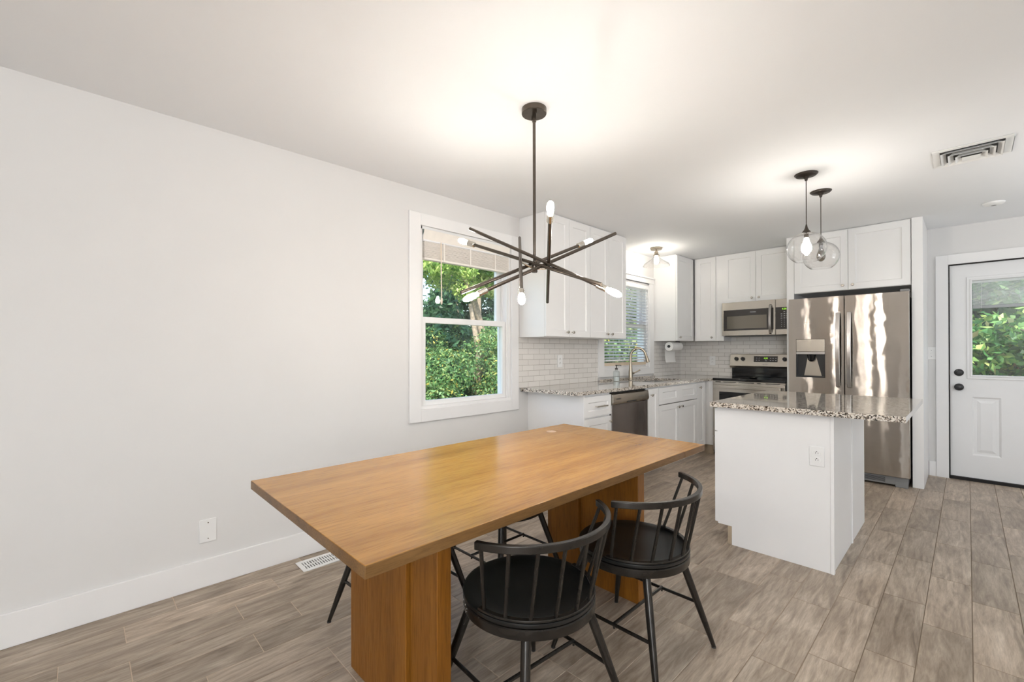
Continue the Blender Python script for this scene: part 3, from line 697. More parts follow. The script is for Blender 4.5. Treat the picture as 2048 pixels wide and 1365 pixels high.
# worktop with sink cut-out
SX0, SX1, SY0, SY1 = 0.150, 0.520, 4.36, 5.06
ct = MB(); ys = [2.862, SY0, SY1, 5.431]
for a, b, c, e in ((0.0085, 0.650, 2.862, SY0), (0.0085, SX0, SY0, SY1), (SX1, 0.650, SY0, SY1), (0.0085, 0.650, SY1, 5.431), (0.0085, 0.706, 5.431, YB - .0085)):
    ct.box(a, b, c, e, CB, CT)
ct.box(0.0, 0.0085, 4.071, 5.303, CB, CT)
struct(MB().box(0.0195, 0.034, 4.071, 5.303, CT + 0.0002, 0.932).build('trim_4', 'granite', bevel=0.001), 'low granite upstand below the sink window', 'trim')
tag(ct.build('countertop', 'granite', origin=(0.33, 4.4, CB), smooth=0), 'L-shaped speckled granite countertop along the window wall', 'countertop')
t = thing('kitchen_sink', 'undermount stainless sink set in the granite below the window', 'sink', (0.335, 4.71, 0.68))
sk = MB(); w_ = 0.006
sk.box(SX0 - .008, SX1 + .008, SY0 - .008, SY1 + .008, 0.690, 0.696)
sk.box(SX0 - .008, SX0, SY0 - .008, SY1 + .008, .696, CB - .001).box(SX1, SX1 + .008, SY0 - .008, SY1 + .008, .696, CB - .001).box(SX0, SX1, SY0 - .008, SY0, .696, CB - .001).box(SX0, SX1, SY1, SY1 + .008, .696, CB - .001)
sk.build('basin', 'sink_steel', t, bevel=0.003); MB().lathe([(0.045, 0), (0.045, .003), (0.03, .001), (0, .001)], (0.33, 4.71, .696), Z, 24).build('drain', 'nickel', t)

# faucet
t = thing('kitchen_faucet', 'brushed nickel gooseneck faucet with pull-down spray behind the sink', 'faucet', (0.105, 4.585, CT))
fx, fy = 0.105, 4.585
m = MB().lathe([(0.030, 0), (0.030, 0.006), (0.026, 0.012), (0.024, 0.03), (0.023, 0.09), (0.018, 0.14), (0.0145, 0.19)], (fx, fy, CT), Z, 24)
m.build('faucet_body', 'faucet_nickel', t)
pts = [(fx, fy, CT + 0.18), (fx, fy, CT + 0.27)]
dirv = Vector((0.88, 0.47, 0)).normalized(); r = 0.085
for k in range(1, 17):
    a = math.pi * k / 16 * 0.93; pts.append(tuple(Vector((fx, fy, CT + 0.27)) + dirv * (r - r * math.cos(a)) + Z * r * math.sin(a) * 1.1))
MB().tube(pts, 0.0145, 14).build('gooseneck', 'faucet_nickel', t)
e0 = Vector(pts[-1]); dd = (Vector(pts[-1]) - Vector(pts[-2])).normalized()
MB().loft([e0, e0 + dd * .012, e0 + dd * .02, e0 + dd * .07, e0 + dd * .095], [0.0125, .013, .0155, .020, .018], 16).build('spray_head', 'faucet_nickel', t)
hd = Vector((0.45, 0.89, 0)).normalized(); p0 = Vector((fx, fy, CT + 0.075))
MB().loft([p0 + hd * .018, p0 + hd * .045], [.014, .012], 14).loft([p0 + hd * .04, p0 + hd * .075 + Z * .012, p0 + hd * .125 + Z * .035], [.008, .007, .0085], 12).build('lever_handle', 'faucet_nickel', t)

# soap dispenser
t = thing('soap_dispenser', 'clear glass soap bottle with dark pump left of the faucet', 'soap dispenser', (0.150, 4.215, CT))
c = (0.150, 4.215, CT)
MB().lathe([(0.033, 0), (0.035, .004), (0.035, .095), (0.030, .112), (0.014, .120), (0.014, .130)], c, Z, 24, cap=False).build('bottle', 'bottle_glass', t)
MB().lathe([(0.031, 0.004), (0.0315, .045), (0, .045)], c, Z, 20).build('soap', 'liquid', t)
m = MB().lathe([(0.016, .128), (0.016, .143), (0.006, .146), (0.005, .168), (0.012, .170), (0.012, .180), (0.0, .182)], c, Z, 16)
m.tube([Vector(c) + Z * .176, Vector(c) + Vector((.028, .030, .176)), Vector(c) + Vector((.036, .039, .170))], .004, 8).build('pump', 'bronze', t)

# paper towel under the corner cabinet
t = thing('paper_towel_roll', 'white paper towel roll on black holder under the corner cabinet', 'paper towel', (0.187, 5.51, 1.305))
MB().lathe([(0.018, 0), (0.0555, 0), (0.0555, 0.28), (0.018, 0.28)], (0.187, 5.37, 1.303), Y, 36, cap=False).build('roll', 'paper', t)
sh = [(0.1315, 1.303), (0.1300, 1.25), (0.1310, 1.20), (0.1330, 1.16), (0.1400, 1.115), (0.1470, 1.098)]
m = MB(); vs = []
for x, z in sh: vs += [(x, 5.371, z), (x, 5.649, z)]
for x, z in sh: vs += [(x - .0008, 5.371, z), (x - .0008, 5.649, z)]
n = len(sh); m.add(vs, [(2 * i, 2 * i + 2, 2 * i + 3, 2 * i + 1) for i in range(n - 1)] + [(2 * n + 2 * i, 2 * n + 2 * i + 1, 2 * n + 2 * i + 3, 2 * n + 2 * i + 2) for i in range(n - 1)] + [(0, 1, 2 * n + 1, 2 * n)])
m.build('loose_sheet', 'paper', t)
MB().cyl((0.187, 5.355, 1.303), (0.187, 5.665, 1.303), 0.0165, seg=16).tube([(0.187, 5.660, 1.303), (0.187, 5.660, 1.371)], 0.007, 8).tube([(0.187, 5.658, 1.366), (0.187, 5.56, 1.366)], 0.006, 8).build('holder', 'black_plastic', t)

# ------------------------------------------------------------------ microwave
t = thing('microwave', 'stainless over-the-range microwave with black glass door', 'microwave', (1.1, 5.88, 1.425))
yf = 5.68; mx0, mx1, mz0, mz1 = 0.722, 1.4835, 1.428, 1.832
MB().box(mx0 + .004, mx1 - .001, yf + .03, YB - .01, mz0 + .006, mz1).build('microwave_body', 'grey_plastic', t)
dr = MB().box(mx0, 1.309, yf, yf + .03, mz0, mz1).build('door', 'appliance_steel', t, bevel=0.003)
MB().box(0.742, 1.290, yf - .002, yf, 1.489, 1.739).build('door_glass', 'dark_panel', dr, bevel=0.001)
MB().box(0.782, 1.220, yf - .003, yf - .0018, 1.511, 1.664).build('door_window', 'oven_window', dr)
m = MB(); pts = [(1.262, yf, 1.775), (1.262, yf - .018, 1.765), (1.262, yf - .034, 1.72), (1.262, yf - .040, 1.60), (1.262, yf - .034, 1.48), (1.262, yf - .018, 1.450), (1.262, yf, 1.440)]
m.sweep_rect(pts, 0.026, 0.012, (0, -1, 0.001)); m.build('handle', 'handle_steel', dr, bevel=0.003)
text_mesh('brand_lettering', 'FRIGIDAIRE', 0.0125, (1.075, yf - .0025, 1.703), X, Z, 'light_print', dr)
cp = MB().box(1.312, mx1, yf, yf + .03, mz0, mz1).build('control_side', 'appliance_steel', t, bevel=0.003)
cg = MB().box(1.312, mx1 - .001, yf - .002, yf, 1.489, 1.739).build('control_panel', 'dark_panel', t)
text_mesh('clock_display', '4:20', 0.026, (1.398, yf - .0025, 1.717), X, Z, 'display_green', cg)
bt = MB()
for r_ in range(8):
    for c_ in range(3):
        if r_ == 0 and c_ != 1: continue
        z = 1.685 - r_ * 0.0235; x = 1.372 + c_ * 0.028; bt.box(x - (.008 if r_ < 4 else .003), x + (.008 if r_ < 4 else .003), yf - .0028, yf - .0018, z - .0022, z + .0022)
bt.build('button_legends', 'light_print', cg)
MB().box(mx0 + .03, mx1 - .03, yf + .02, YB - .04, mz0 - .006, mz0 + .006).build('vent_grille', 'black_plastic', t)

# ------------------------------------------------------------------ range
t = thing('kitchen_range', 'stainless electric range with black glass cooktop and oven', 'range', (1.09, 5.74, 0))
rx0, rx1, yf = 0.710, 1.470, 5.425
MB().box(rx0, rx1, yf + .03, YB - .02, 0.03, 0.893).build('range_body', 'grey_plastic', t)
MB().box(rx0 - .004, rx1 + .004, yf - .004, YB - .075, 0.893, 0.923).build('cooktop', 'black_gloss', t, bevel=0.006)
m = MB(); m.box(rx0 + .012, rx1 - .006, YB - .078, YB - .012, 0.9235, 1.035); m.build('back_guard', 'black_gloss', t, bevel=0.004)
m = MB(); pz = [(YB - .09, 1.030), (YB - .105, 1.055), (YB - .075, 1.200), (YB - .060, 1.207), (YB - .012, 1.207), (YB - .012, 1.030)]
a, b = rx0 - .006, rx1
m.add([(a, y, z) for y, z in pz] + [(b, y, z) for y, z in pz], [tuple(range(6)), tuple(range(11, 5, -1))] + [(i, (i + 1) % 6, 6 + (i + 1) % 6, 6 + i) for i in range(6)])
bk = m.build('control_backsplash', 'appliance_steel', t, bevel=0.002)
nn = Vector((0, -0.979, 0.2026)).normalized(); up = Vector((0, 0.2026, 0.979)); 
def bp_(x, z): return Vector((x, YB - .105 + (z - 1.055) * 0.030 / 0.145, z))
for kx in (0.782, 0.858, 1.322, 1.412):
    p = bp_(kx, 1.142); m = MB().lathe([(0.025, 0), (0.025, .004), (0.022, .008), (0.020, .026), (0.0, .027)], p, nn, 20)
    m.obox(p + nn * .024 - X * .005 - up * .02, X, up, nn, .010, .040, .010); m.build('burner_knob', 'black_plastic', bk, bevel=0.001)
pl = MB().obox(bp_(0.985, 1.105) - nn * .001, X, up, nn, 0.262, 0.074, 0.004).build('control_panel', 'dark_panel', bk, bevel=0.001)
text_mesh('clock_display', '4:20', 0.026, bp_(1.118, 1.152) + nn * .0042, X, up, 'display_green', pl)
bt = MB()
for (x, z) in [(1.01, 1.152), (1.04, 1.152), (1.165, 1.150), (1.192, 1.150), (1.222, 1.150), (1.01, 1.125), (1.04, 1.125), (1.165, 1.123), (1.192, 1.123), (1.222, 1.123), (1.11, 1.128), (1.118, 1.120)]:
    bt.obox(bp_(x, z) + nn * .003, X, up, nn, .013, .005, .0008)
bt.build('button_legends', 'light_print', pl)
text_mesh('brand_lettering', 'FRIGIDAIRE', 0.011, bp_(1.115, 1.078) + nn * .0006, X, up, 'grey_plastic', bk)
od = MB().box(rx0, rx1, yf - .006, yf + .028, 0.235, 0.872).build('oven_door', 'appliance_steel', t, bevel=0.004)
MB().box(rx0 + .075, rx1 - .075, yf - .008, yf - .006, 0.42, 0.765).build('oven_glass', 'black_gloss', od)
m = MB().sweep_rect([(rx0 + .02, yf - .006, .826), (rx0 + .03, yf - .05, .826), (rx1 - .03, yf - .05, .826), (rx1 - .02, yf - .006, .826)], 0.036, 0.034, (0, 0, 1)); m.build('oven_handle', 'appliance_steel', od, bevel=0.010, seg=3)
vs_ = MB()
for a, b in ((0.74, 0.80), (0.83, 0.97), (1.0, 1.16), (1.19, 1.23), (1.28, 1.42)): vs_.box(a, b, yf - .0015, yf + .01, 0.8765, 0.8835)
MB().box(rx0, rx1, yf + .001, yf + .03, 0.873, 0.892).build('vent_trim', 'appliance_steel', t); vs_.build('vent_slots', 'slot_dark', t)
MB().box(rx0, rx1, yf - .004, yf + .028, 0.05, 0.228).build('storage_drawer', 'appliance_steel', t, bevel=0.004)
MB().box(rx0 + .02, rx1 - .02, yf + .04, YB - .05, 0.0, 0.05).build('range_feet', 'black_plastic', t)
# spoon rest on the cooktop
tag(MB().lathe([(0.0, 0.0), (0.035, 0.0), (0.048, .010), (0.050, .014), (0.044, .013), (0.0, .006)], (1.10, 5.60, 0.9235), Z, 24).build('spoon_rest', 'black_gloss', origin=(1.10, 5.60, 0.9235)), 'small round glossy black dish on the cooktop', 'spoon rest')

# ------------------------------------------------------------------ refrigerator
t = thing('refrigerator', 'stainless french-door refrigerator with ice and water dispenser', 'refrigerator', (2.0, 5.7, 0))
fx0, fx1, yf = 1.560, 2.470, 5.300
MB().box(fx0 + .012, fx1 - .012, yf + .075, YB - .03, 0.02, 1.755).build('fridge_body', 'grey_plastic', t)
fx0 = 1.536; xm = 2.004
DX0, DX1, DZ0, DZ1 = 1.600, 1.850, 0.974, 1.362
m = MB(); y1 = yf + .07
for a, b, c, e in ((fx0, DX0, .735, 1.778), (DX1, xm - .003, .735, 1.778), (DX0, DX1, .735, DZ0), (DX0, DX1, DZ1, 1.778)):
    m.box(a, b, yf, y1, c, e)
m.box(DX0, DX1, yf + .06, y1, DZ0, DZ1)
dl = m.build('door', 'fridge_steel', t, smooth=0)
dp = MB().box(DX0 + .002, DX1 - .002, yf - .003, yf + .05, 1.235, DZ1 - .002).build('dispenser_panel', 'appliance_steel', dl, bevel=0.003)
MB().box(DX0 + .002, DX1 - .002, yf - .005, yf + .045, 1.208, 1.234).build('dispenser_lip', 'handle_steel', dl, bevel=0.002)
m = MB(); m.box(DX0 + .001, DX0 + .004, yf + .001, yf + .06, DZ0, 1.208).box(DX1 - .004, DX1 - .001, yf + .001, yf + .06, DZ0, 1.208).box(DX0 + .001, DX1 - .001, yf + .056, yf + .059, DZ0, 1.208).box(DX0, DX1, yf + .001, yf + .058, DZ0, DZ0 + .010)
m.build('dispenser_recess', 'black_plastic', dl)
m = MB(); m.add([(1.695, yf + .045, 1.19), (1.765, yf + .045, 1.19), (1.812, yf + .050, .99), (1.660, yf + .050, .99), (1.695, yf + .055, 1.19), (1.765, yf + .055, 1.19), (1.812, yf + .0555, .99), (1.660, yf + .0555, .99)],
    [(0, 3, 2, 1), (4, 5, 6, 7), (0, 1, 5, 4), (1, 2, 6, 5), (2, 3, 7, 6), (3, 0, 4, 7)]); m.build('dispenser_paddle', 'appliance_steel', dl)
MB().loft([(1.730, yf + .025, 1.205), (1.730, yf + .025, 1.150), (1.730, yf + .028, 1.140)], [.040, .030, .018], 16).build('ice_chute', 'black_gloss', dl)
m = MB().box(xm + .003, fx1 + .006, yf, y1, .735, 1.778); m.build('door', 'fridge_steel', t, bevel=0.004)
MB().box(fx0, fx1 + .006, yf, y1, .095, .728).build('freezer_drawer', 'fridge_steel', t, bevel=0.004)
for hx in (1.958, 2.046):
    m = MB(); pts = []
    for k in range(15):
        s_ = k / 14; z = 0.892 + s_ * 0.722; o_ = 0.028 + 0.030 * math.sin(math.pi * s_) ** 0.7; pts.append((hx, yf - o_, z))
    m.sweep_rect(pts, 0.034, 0.014, (0, -1, 0)); m.box(hx - .012, hx + .012, yf - .026, yf, .905, .93).box(hx - .012, hx + .012, yf - .026, yf, 1.575, 1.60)
    m.build('door_handle', 'handle_steel', t, bevel=0.004)
MB().box(fx0 + .25, fx1 - .01, yf + .03, yf + .07, 0.018, 0.088).build('base_grille', 'grey_plastic', t, bevel=0.004)
m = MB()
for k in range(5): m.box(fx0 + .28, fx1 - .17, yf + .0275, yf + .031, 0.035 + k * .009, 0.039 + k * .009)
m.build('grille_slots', 'slot_dark', t)
MB().box(fx0 + .10, fx0 + .2, yf + .04, yf + .07, 0, .09).box(fx1 - .10, fx1 - .01, yf + .028, yf + .09, 0, .055).box(fx0 + .1, fx0 + .2, YB - .1, YB - .05, 0, .03).box(fx1 - .1, fx1 - .02, YB - .1, YB - .05, 0, .03).build('foot', 'grey_plastic', t, bevel=0.003)
MB().box(fx1 - .06, fx1 + .004, yf + .02, yf + .1, 1.779, 1.800).build('hinge_cover', 'grey_plastic', t, bevel=0.004)

# ------------------------------------------------------------------ island
t = thing('kitchen_island', 'white kitchen island cabinet with outlet in its end panel', 'island', (2.0, 3.55, 0))
iy0, iy1, ix0, ix1 = 3.018, 4.08, 1.690, 2.300
m = MB().prism([(ix0, 3.018), (ix1, 3.018), (ix1, iy1), (ix0, iy1)], 0.118, CB - .001); m.box(1.776, ix1, 3.018, iy1, 0, 0.118); m.build('cabinet_body', 'cabinet_paint', t, bevel=0.001)
m = MB(); pp = [(1.690, .118), (1.776, .118), (1.776, 0.0), (ix1 + .001, 0.0), (ix1 + .001, CB - .001), (1.690, CB - .001)]
m.add([(x, 3.0, z) for x, z in pp] + [(x, 3.017, z) for x, z in pp], [tuple(range(6)), tuple(range(11, 5, -1))] + [(i, (i + 1) % 6, 6 + (i + 1) % 6, 6 + i) for i in range(6)])
m.build('end_panel', 'cabinet_paint', t, smooth=0)
MB().box(ix1 + .001, ix1 + .018, 2.994, 3.020, 0, CB - .001).build('corner_strip', 'cabinet_paint', t, bevel=0.001)
MB().box(ix1 + .001, ix1 + .010, 3.021, 3.572, 0, CB - .001).box(ix1 + .001, ix1 + .016, 3.573, 3.590, 0, CB - .001).box(ix1 + .001, ix1 + .010, 3.591, iy1, 0, CB - .001).build('back_panel', 'cabinet_paint', t, bevel=0.0008)
MB().box(1.752, 1.775, 2.999, iy1 - .01, 0, 0.117).build('toe_kick', 'toe_wood', t)
for a, b in ((3.006, 3.54), (3.545, 4.076)):
    d = MB().shaker((ix0, b, 0.722), -Y, -X, b - a, 0.145, 0.02, 0.04).build('drawer', 'cabinet_paint', t, bevel=0.001); knob(d, (ix0 - .02, (a + b) / 2, .795), -X)
    d = MB().shaker((ix0, b, 0.126), -Y, -X, b - a, 0.590, 0.02).build('door', 'cabinet_paint', t, bevel=0.001); knob(d, (ix0 - .02, b - .05, .66), -X)
tag(MB().box(1.664, 2.622, 2.940, 4.115, CB, CT).build('island_countertop', 'granite', origin=(2.14, 3.5, CB), smooth=0), 'speckled granite slab on the island overhanging to the right', 'countertop')
plate('power_outlet', 'white duplex outlet on the white end of the island', 'outlet', (2.238, 3.0, 0.645), X, -Y, w_=0.072, h_=0.112)

# ------------------------------------------------------------------ dining table
t = thing('dining_table', 'large rectangular brown wooden dining table on two slab pedestals', 'table', (1.4155, 1.394, 0))
TX0, TX1, TY0, TY1, TT = 0.948, 1.883, 0.463, 2.325, 0.76
def table_top():
    m = MB(); s1 = 2.095; g = 0.0012
    m.box(TX0, TX1, TY0, s1 - g, TT - .032, TT).box(TX0, TX1, s1 + g, TY1, TT - .032, TT).box(TX0 + .01, TX1 - .01, s1 - .01, s1 + .01, TT - .030, TT - .006)
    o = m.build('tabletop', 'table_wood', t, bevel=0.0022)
    o.data.materials.append(MATS['table_edge_shaded'])
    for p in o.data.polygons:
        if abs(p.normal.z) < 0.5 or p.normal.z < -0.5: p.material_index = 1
table_top()
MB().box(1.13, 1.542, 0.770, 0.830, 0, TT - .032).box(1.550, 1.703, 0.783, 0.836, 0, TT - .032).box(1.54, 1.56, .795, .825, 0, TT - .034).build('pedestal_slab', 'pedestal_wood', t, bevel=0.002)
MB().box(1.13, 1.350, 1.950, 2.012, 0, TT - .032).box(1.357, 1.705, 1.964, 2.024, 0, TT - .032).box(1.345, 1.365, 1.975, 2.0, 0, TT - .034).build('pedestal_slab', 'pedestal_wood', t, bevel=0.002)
# pale ring left on the wood and small scratches
MB().lathe([(0.0, 0), (0.027, 0), (0.030, 0.0002), (0, 0.0004)], (1.078, 2.045, TT), Z, 28).build('pale_ring_mark', 'stain', t) if 'stain' in MATS else None

# ------------------------------------------------------------------ chairs
def make_chair(label):
    c = thing('dining_chair', label, 'chair', (0, 0, 0), 'black metal dining chairs at the table')
    MB().lathe([(0, .440), (.05, .4395), (.14, .441), (.19, .446), (.215, .4515), (.2235, .4505), (.2245, .445), (.222, .437), (.10, .434), (0, .434)], seg=56).build('seat', 'seat_metal', c)
    MB().lathe([(.205, .401), (.2225, .401), (.2235, .404), (.2235, .429), (.220, .432), (.205, .432), (.205, .401)], seg=56, cap=False).lathe([(0, .430), (.21, .430), (.21, .434), (0, .434)], seg=40).build('seat_rim', 'chair_metal', c)
    cr, A = 0.298, math.radians(66.5); cx = -0.040
    rail = lambda a: Vector((cx + cr * math.cos(a), cr * math.sin(a), .688))
    MB().sweep_rect([rail(-A - .02 + (2 * A + .04) * k / 40) for k in range(41)], 0.017, 0.024).build('back_rail', 'chair_metal', c, bevel=0.003, seg=3)
    B = math.radians(88); br = 0.2135
    MB().sweep_rect([(br * math.cos(-B + 2 * B * k / 30), br * math.sin(-B + 2 * B * k / 30), .4555) for k in range(31)], 0.017, 0.008).build('spindle_base', 'chair_metal', c, bevel=0.0015)
    for k in range(9):
        a = math.radians(-64 + 16 * k); b = math.radians(-82 + 20.5 * k)
        p0 = Vector((br * math.cos(b), br * math.sin(b), .457)); p1 = rail(a) - Z * .008
        MB().tube([p0, p1], 0.0062, 10).build('spindle', 'chair_metal', c)
    for sx in (1, -1):
        for sy in (1, -1):
            p0 = Vector((sx * .135, sy * .135, .402)); p1 = Vector((sx * .236, sy * .240, .006)); d_ = p1 - p0
            l = MB().loft([p0, p0 + d_ * .35, p0 + d_ * .72, p1], [.0155, .0150, .0125, .0085], 14).build('leg', 'chair_metal', c)
            f_ = MB().cyl(p1 - Z * .0, p1 - Z * .006, .0092, .0092, 12).build('foot_pad', 'black_rubber', l)
    zt = .190; q = (.402 - zt) / .396; lx, ly = .135 + .101 * q, .135 + .105 * q
    for sy in (1, -1):
        MB().tube([(-lx, sy * ly, zt), (lx, sy * ly, zt)], .0068, 10).cyl((0.03, sy * ly, zt - .004), (0.03, sy * ly, zt - .014), .004, seg=8).build('side_stretcher', 'chair_metal', c)
    MB().tube([(0.03, -ly, zt + .004), (0.03, ly, zt + .004)], .0068, 10).build('cross_stretcher', 'chair_metal', c)
    return c
def copy_tree(o, parent=None):
    c = o.copy(); COL.objects.link(c); c.parent = parent
    for ch in list(o.children): copy_tree(ch, c)
    return c
ch1 = make_chair('black spindle-back chair nearest the camera, tucked at the table front')
chips = MB()
rr = random.Random(5)
for k in range(16):
    a = math.radians(-118 + 14 * rr.random() + 0 * k); z = .405 + .03 * rr.random(); r_ = .2240
    p = Vector((r_ * math.cos(a), r_ * math.sin(a), z)); chips.obox(p, Vector((-math.sin(a), math.cos(a), 0)), Z, Vector((math.cos(a), math.sin(a), 0)), .002 + .003 * rr.random(), .001 + .003 * rr.random(), .0004)
placements = [((1.852, 1.668, 0), 0.0, 'black spindle-back chair beside the island, pushed in at the table side'),
              ((1.004, 1.076, 0), 183.0, 'black chair on the wall side of the table by the near pedestal'),
              ((1.078, 1.640, 0), 180.0, 'black chair on the wall side of the table by the far pedestal')]
for loc, rz, lab in placements:
    c = copy_tree(ch1); c.location = loc; c.rotation_euler.z = math.radians(rz); c['label'] = lab
ch1.location = (1.790, 1.098, 0); ch1.rotation_euler.z = math.radians(-4)
seat_rim = [o for o in ch1.children if o.name.startswith('seat_rim')][0]
cm = chips.build('chipped_paint', 'chip_paint', None); cm.parent = seat_rim; cm['label'] = 'pale chipped paint specks'

# ------------------------------------------------------------------ chandelier
hub = Vector((1.337, 1.619, 1.655))
t = thing('chandelier', 'dark bronze six-rod starburst chandelier over the dining table', 'chandelier', (1.337, 1.619, H))
MB().lathe([(0, -.028), (.060, -.028), (.062, -.025), (.062, -.001), (0, 0)], (hub.x, hub.y, H), Z, 40).build('canopy', 'chandelier_metal', t)
for dx, dy in ((.03, -.02), (-.03, .02)): MB().cyl((hub.x + dx, hub.y + dy, H - .028), (hub.x + dx, hub.y + dy, H - .040), .005, seg=10).build('canopy_screw', 'chandelier_metal', t)
MB().cyl((hub.x, hub.y, H - .028), (hub.x, hub.y, H - .055), .009, seg=14).cyl((hub.x, hub.y, H - .055), (hub.x, hub.y, hub.z), .0075, seg=14).lathe([(.006, 0), (.0105, .003), (.0105, .010), (.006, .013)], (hub.x, hub.y, H - .068), Z, 14).build('downrod', 'chandelier_metal', t)
MB().lathe([(.0, -.018), (.013, -.018), (.015, -.014), (.015, .014), (.010, .018), (0, .018)], tuple(hub), Z, 18).build('hub', 'chandelier_metal', t)
RODS = [((1.662, 1.689, 1.546), (0.972, 1.503, 1.906)), ((0.959, 1.544, 1.828), (1.696, 1.671, 1.544)), ((1.28, 1.353, 1.53), (1.54, 2.03, 1.868)),
        ((1.354, 1.95, 1.821), (1.258, 1.22, 1.508)), ((1.641, 1.385, 1.782), (1.132, 1.95, 1.532)), ((1.535, 1.324, 1.498), (1.043, 1.811, 1.898))]
for so, ba in RODS:
    so, ba = Vector(so), Vector(ba); d_ = (so - ba).normalized()
    r_ = MB().cyl(ba, so, .0085, seg=16).build('rod', 'chandelier_metal', t)
    q = ba + d_ * (hub - ba).dot(d_)
    MB().cyl(hub, q, .005, seg=10).build('rod_bracket', 'nickel', r_)
    MB().lathe([(.0085, -.004), (.0125, -.002), (.0145, .0), (.0145, .046), (.013, .048), (.012, .046), (.012, .004)], so, d_, 20).build('lamp_socket', 'nickel', r_)
    MB().lathe([(.006, .03), (.0085, .05), (.0135, .066), (.0150, .085), (.0140, .104), (.0095, .118), (.0035, .124), (0, .125)], so, d_, 18).build('light_bulb', 'bulb_lit', r_)

# ------------------------------------------------------------------ pendants over the island
def pendant(x, y, zg, lit, label):
    t = thing('pendant_lamp', label, 'pendant light', (x, y, H), 'glass globe pendants over the island')
    MB().lathe([(0, -.030), (.008, -.045), (.011, -.030), (.022, -.020), (.045, -.016), (.060, -.013), (.063, -.008), (.068, -.006), (.070, -.001), (0, 0)], (x, y, H), Z, 36).build('canopy', 'bronze', t)
    ct_ = zg + .155
    MB().cyl((x, y, H - .03), (x, y, ct_), .0028, seg=10).build('cord', 'bronze', t)
    MB().lathe([(.0045, .0), (.006, -.010), (.009, -.022), (.015, -.036), (.026, -.050), (.028, -.056), (0, -.054)], (x, y, ct_ + .006), Z, 24).build('lamp_cap', 'bronze', t)
    prof = []
    for k in range(25):
        a = math.radians(14 + (146 - 14) * k / 24); prof.append((.118 * math.sin(a), .108 * math.cos(a)))
    MB().lathe(prof, (x, y, zg), Z, 48, cap=False).build('globe_shade', 'lamp_glass', t)
    MB().cyl((x, y, ct_ - .050), (x, y, ct_ - .085), .014, seg=16).build('lamp_socket', 'bronze', t)
    bp = [(.010, .0), (.013, -.012), (.020, -.035), (.030, -.062), (.031, -.080), (.024, -.100), (.010, -.111), (0, -.113)]
    MB().lathe(bp if lit else [(r_ * .95, h_) for r_, h_ in bp], (x, y, ct_ - .080), Z, 24).build('light_bulb', 'bulb_pendant' if lit else 'smoked_bulb', t)
emit('bulb_pendant', (1.0, 0.94, 0.86), BULB2)
pendant(2.072, 3.553, 1.945, True, 'lit clear glass globe pendant nearer the dining table')
pendant(2.066, 4.017, 1.958, False, 'unlit clear glass globe pendant closer to the refrigerator')

emit('bulb_sink', (1.0, 0.92, 0.80), BULB2 * 0.48)
# flush lamp by the sink window
t = thing('ceiling_lamp', 'small semi-flush ceiling light with clear glass cone shade over the sink', 'ceiling light', (0.30, 4.832, H))
x, y = 0.30, 4.832
MB().lathe([(0, -.024), (.062, -.024), (.065, -.020), (.065, -.001), (0, 0)], (x, y, H), Z, 32).build('canopy', 'faucet_nickel', t)
MB().lathe([(.010, -.024), (.010, -.040), (.020, -.045), (.022, -.075), (.026, -.080), (.036, -.088), (.036, -.096), (.020, -.098)], (x, y, H), Z, 24).build('lamp_socket', 'faucet_nickel', t)
MB().lathe([(.030, -.092), (.036, -.110), (.060, -.135), (.105, -.165), (.142, -.190), (.152, -.212), (.150, -.214)], (x, y, H), Z, 48, cap=False).build('cone_shade', 'lamp_glass', t)
MB().lathe([(.011, -.096), (.018, -.112), (.026, -.130), (.028, -.150), (.022, -.178), (.010, -.190), (0, -.192)], (x, y, H), Z, 20).build('light_bulb', 'bulb_sink', t)

# ------------------------------------------------------------------ ceiling vent, smoke detector, floor register
t = thing('ceiling_vent', 'square white louvred air vent on the ceiling', 'vent', (2.857, 3.885, H))
vx0, vx1, vy0, vy1 = 2.688, 3.026, 3.715, 4.050
def frame_ring(m, x0, x1, y0, y1, w_, z0, z1):
    m.box(x0, x1, y0, y0 + w_, z0, z1).box(x0, x1, y1 - w_, y1, z0, z1).box(x0, x0 + w_, y0 + w_, y1 - w_, z0, z1).box(x1 - w_, x1, y0 + w_, y1 - w_, z0, z1)
m = MB(); frame_ring(m, vx0, vx1, vy0, vy1, 0.034, H - .006, H - .0005); m.build('vent_frame', 'white_plastic', t, bevel=0.002)
MB().box(vx0 + .034, vx1 - .034, vy0 + .034, vy1 - .034, H - .003, H - .001).build('duct_opening', 'duct_dark', t)
for i, (ins, zt, zb) in enumerate(((.036, .004, .020), (.068, .006, .028), (.100, .010, .034))):
    m = MB(); e = .024; a0, a1, b0, b1 = vx0 + ins, vx1 - ins, vy0 + ins, vy1 - ins
    lo = [(a0, b0), (a1, b0), (a1, b1), (a0, b1)]; hi = [(a0 + e, b0 + e), (a1 - e, b0 + e), (a1 - e, b1 - e), (a0 + e, b1 - e)]
    md = [(a0 + e * .35, b0 + e * .35), (a1 - e * .35, b0 + e * .35), (a1 - e * .35, b1 - e * .35), (a0 + e * .35, b1 - e * .35)]
    zm = H - (zb * .8 + zt * .2)
    vs = [(x, y, H - zb) for x, y in lo] + [(x, y, zm) for x, y in md] + [(x, y, H - zt) for x, y in hi]
    vs += [(x, y, z + .0012) for x, y, z in vs]
    f = []
    for k in (0, 4): f += [(k + j, k + (j + 1) % 4, k + 4 + (j + 1) % 4, k + 4 + j) for j in range(4)]
    f += [tuple(q + 12 for q in ff) for ff in f[:8]] + [(j, (j + 1) % 4, 12 + (j + 1) % 4, 12 + j) for j in range(4)]
    m.add(vs, f); m.build('louver', 'white_plastic', t, smooth=0)
MB().box(vx0 + .130, vx1 - .130, vy0 + .130, vy1 - .130, H - .037, H - .033).build('center_plate', 'white_plastic', t, bevel=0.001)
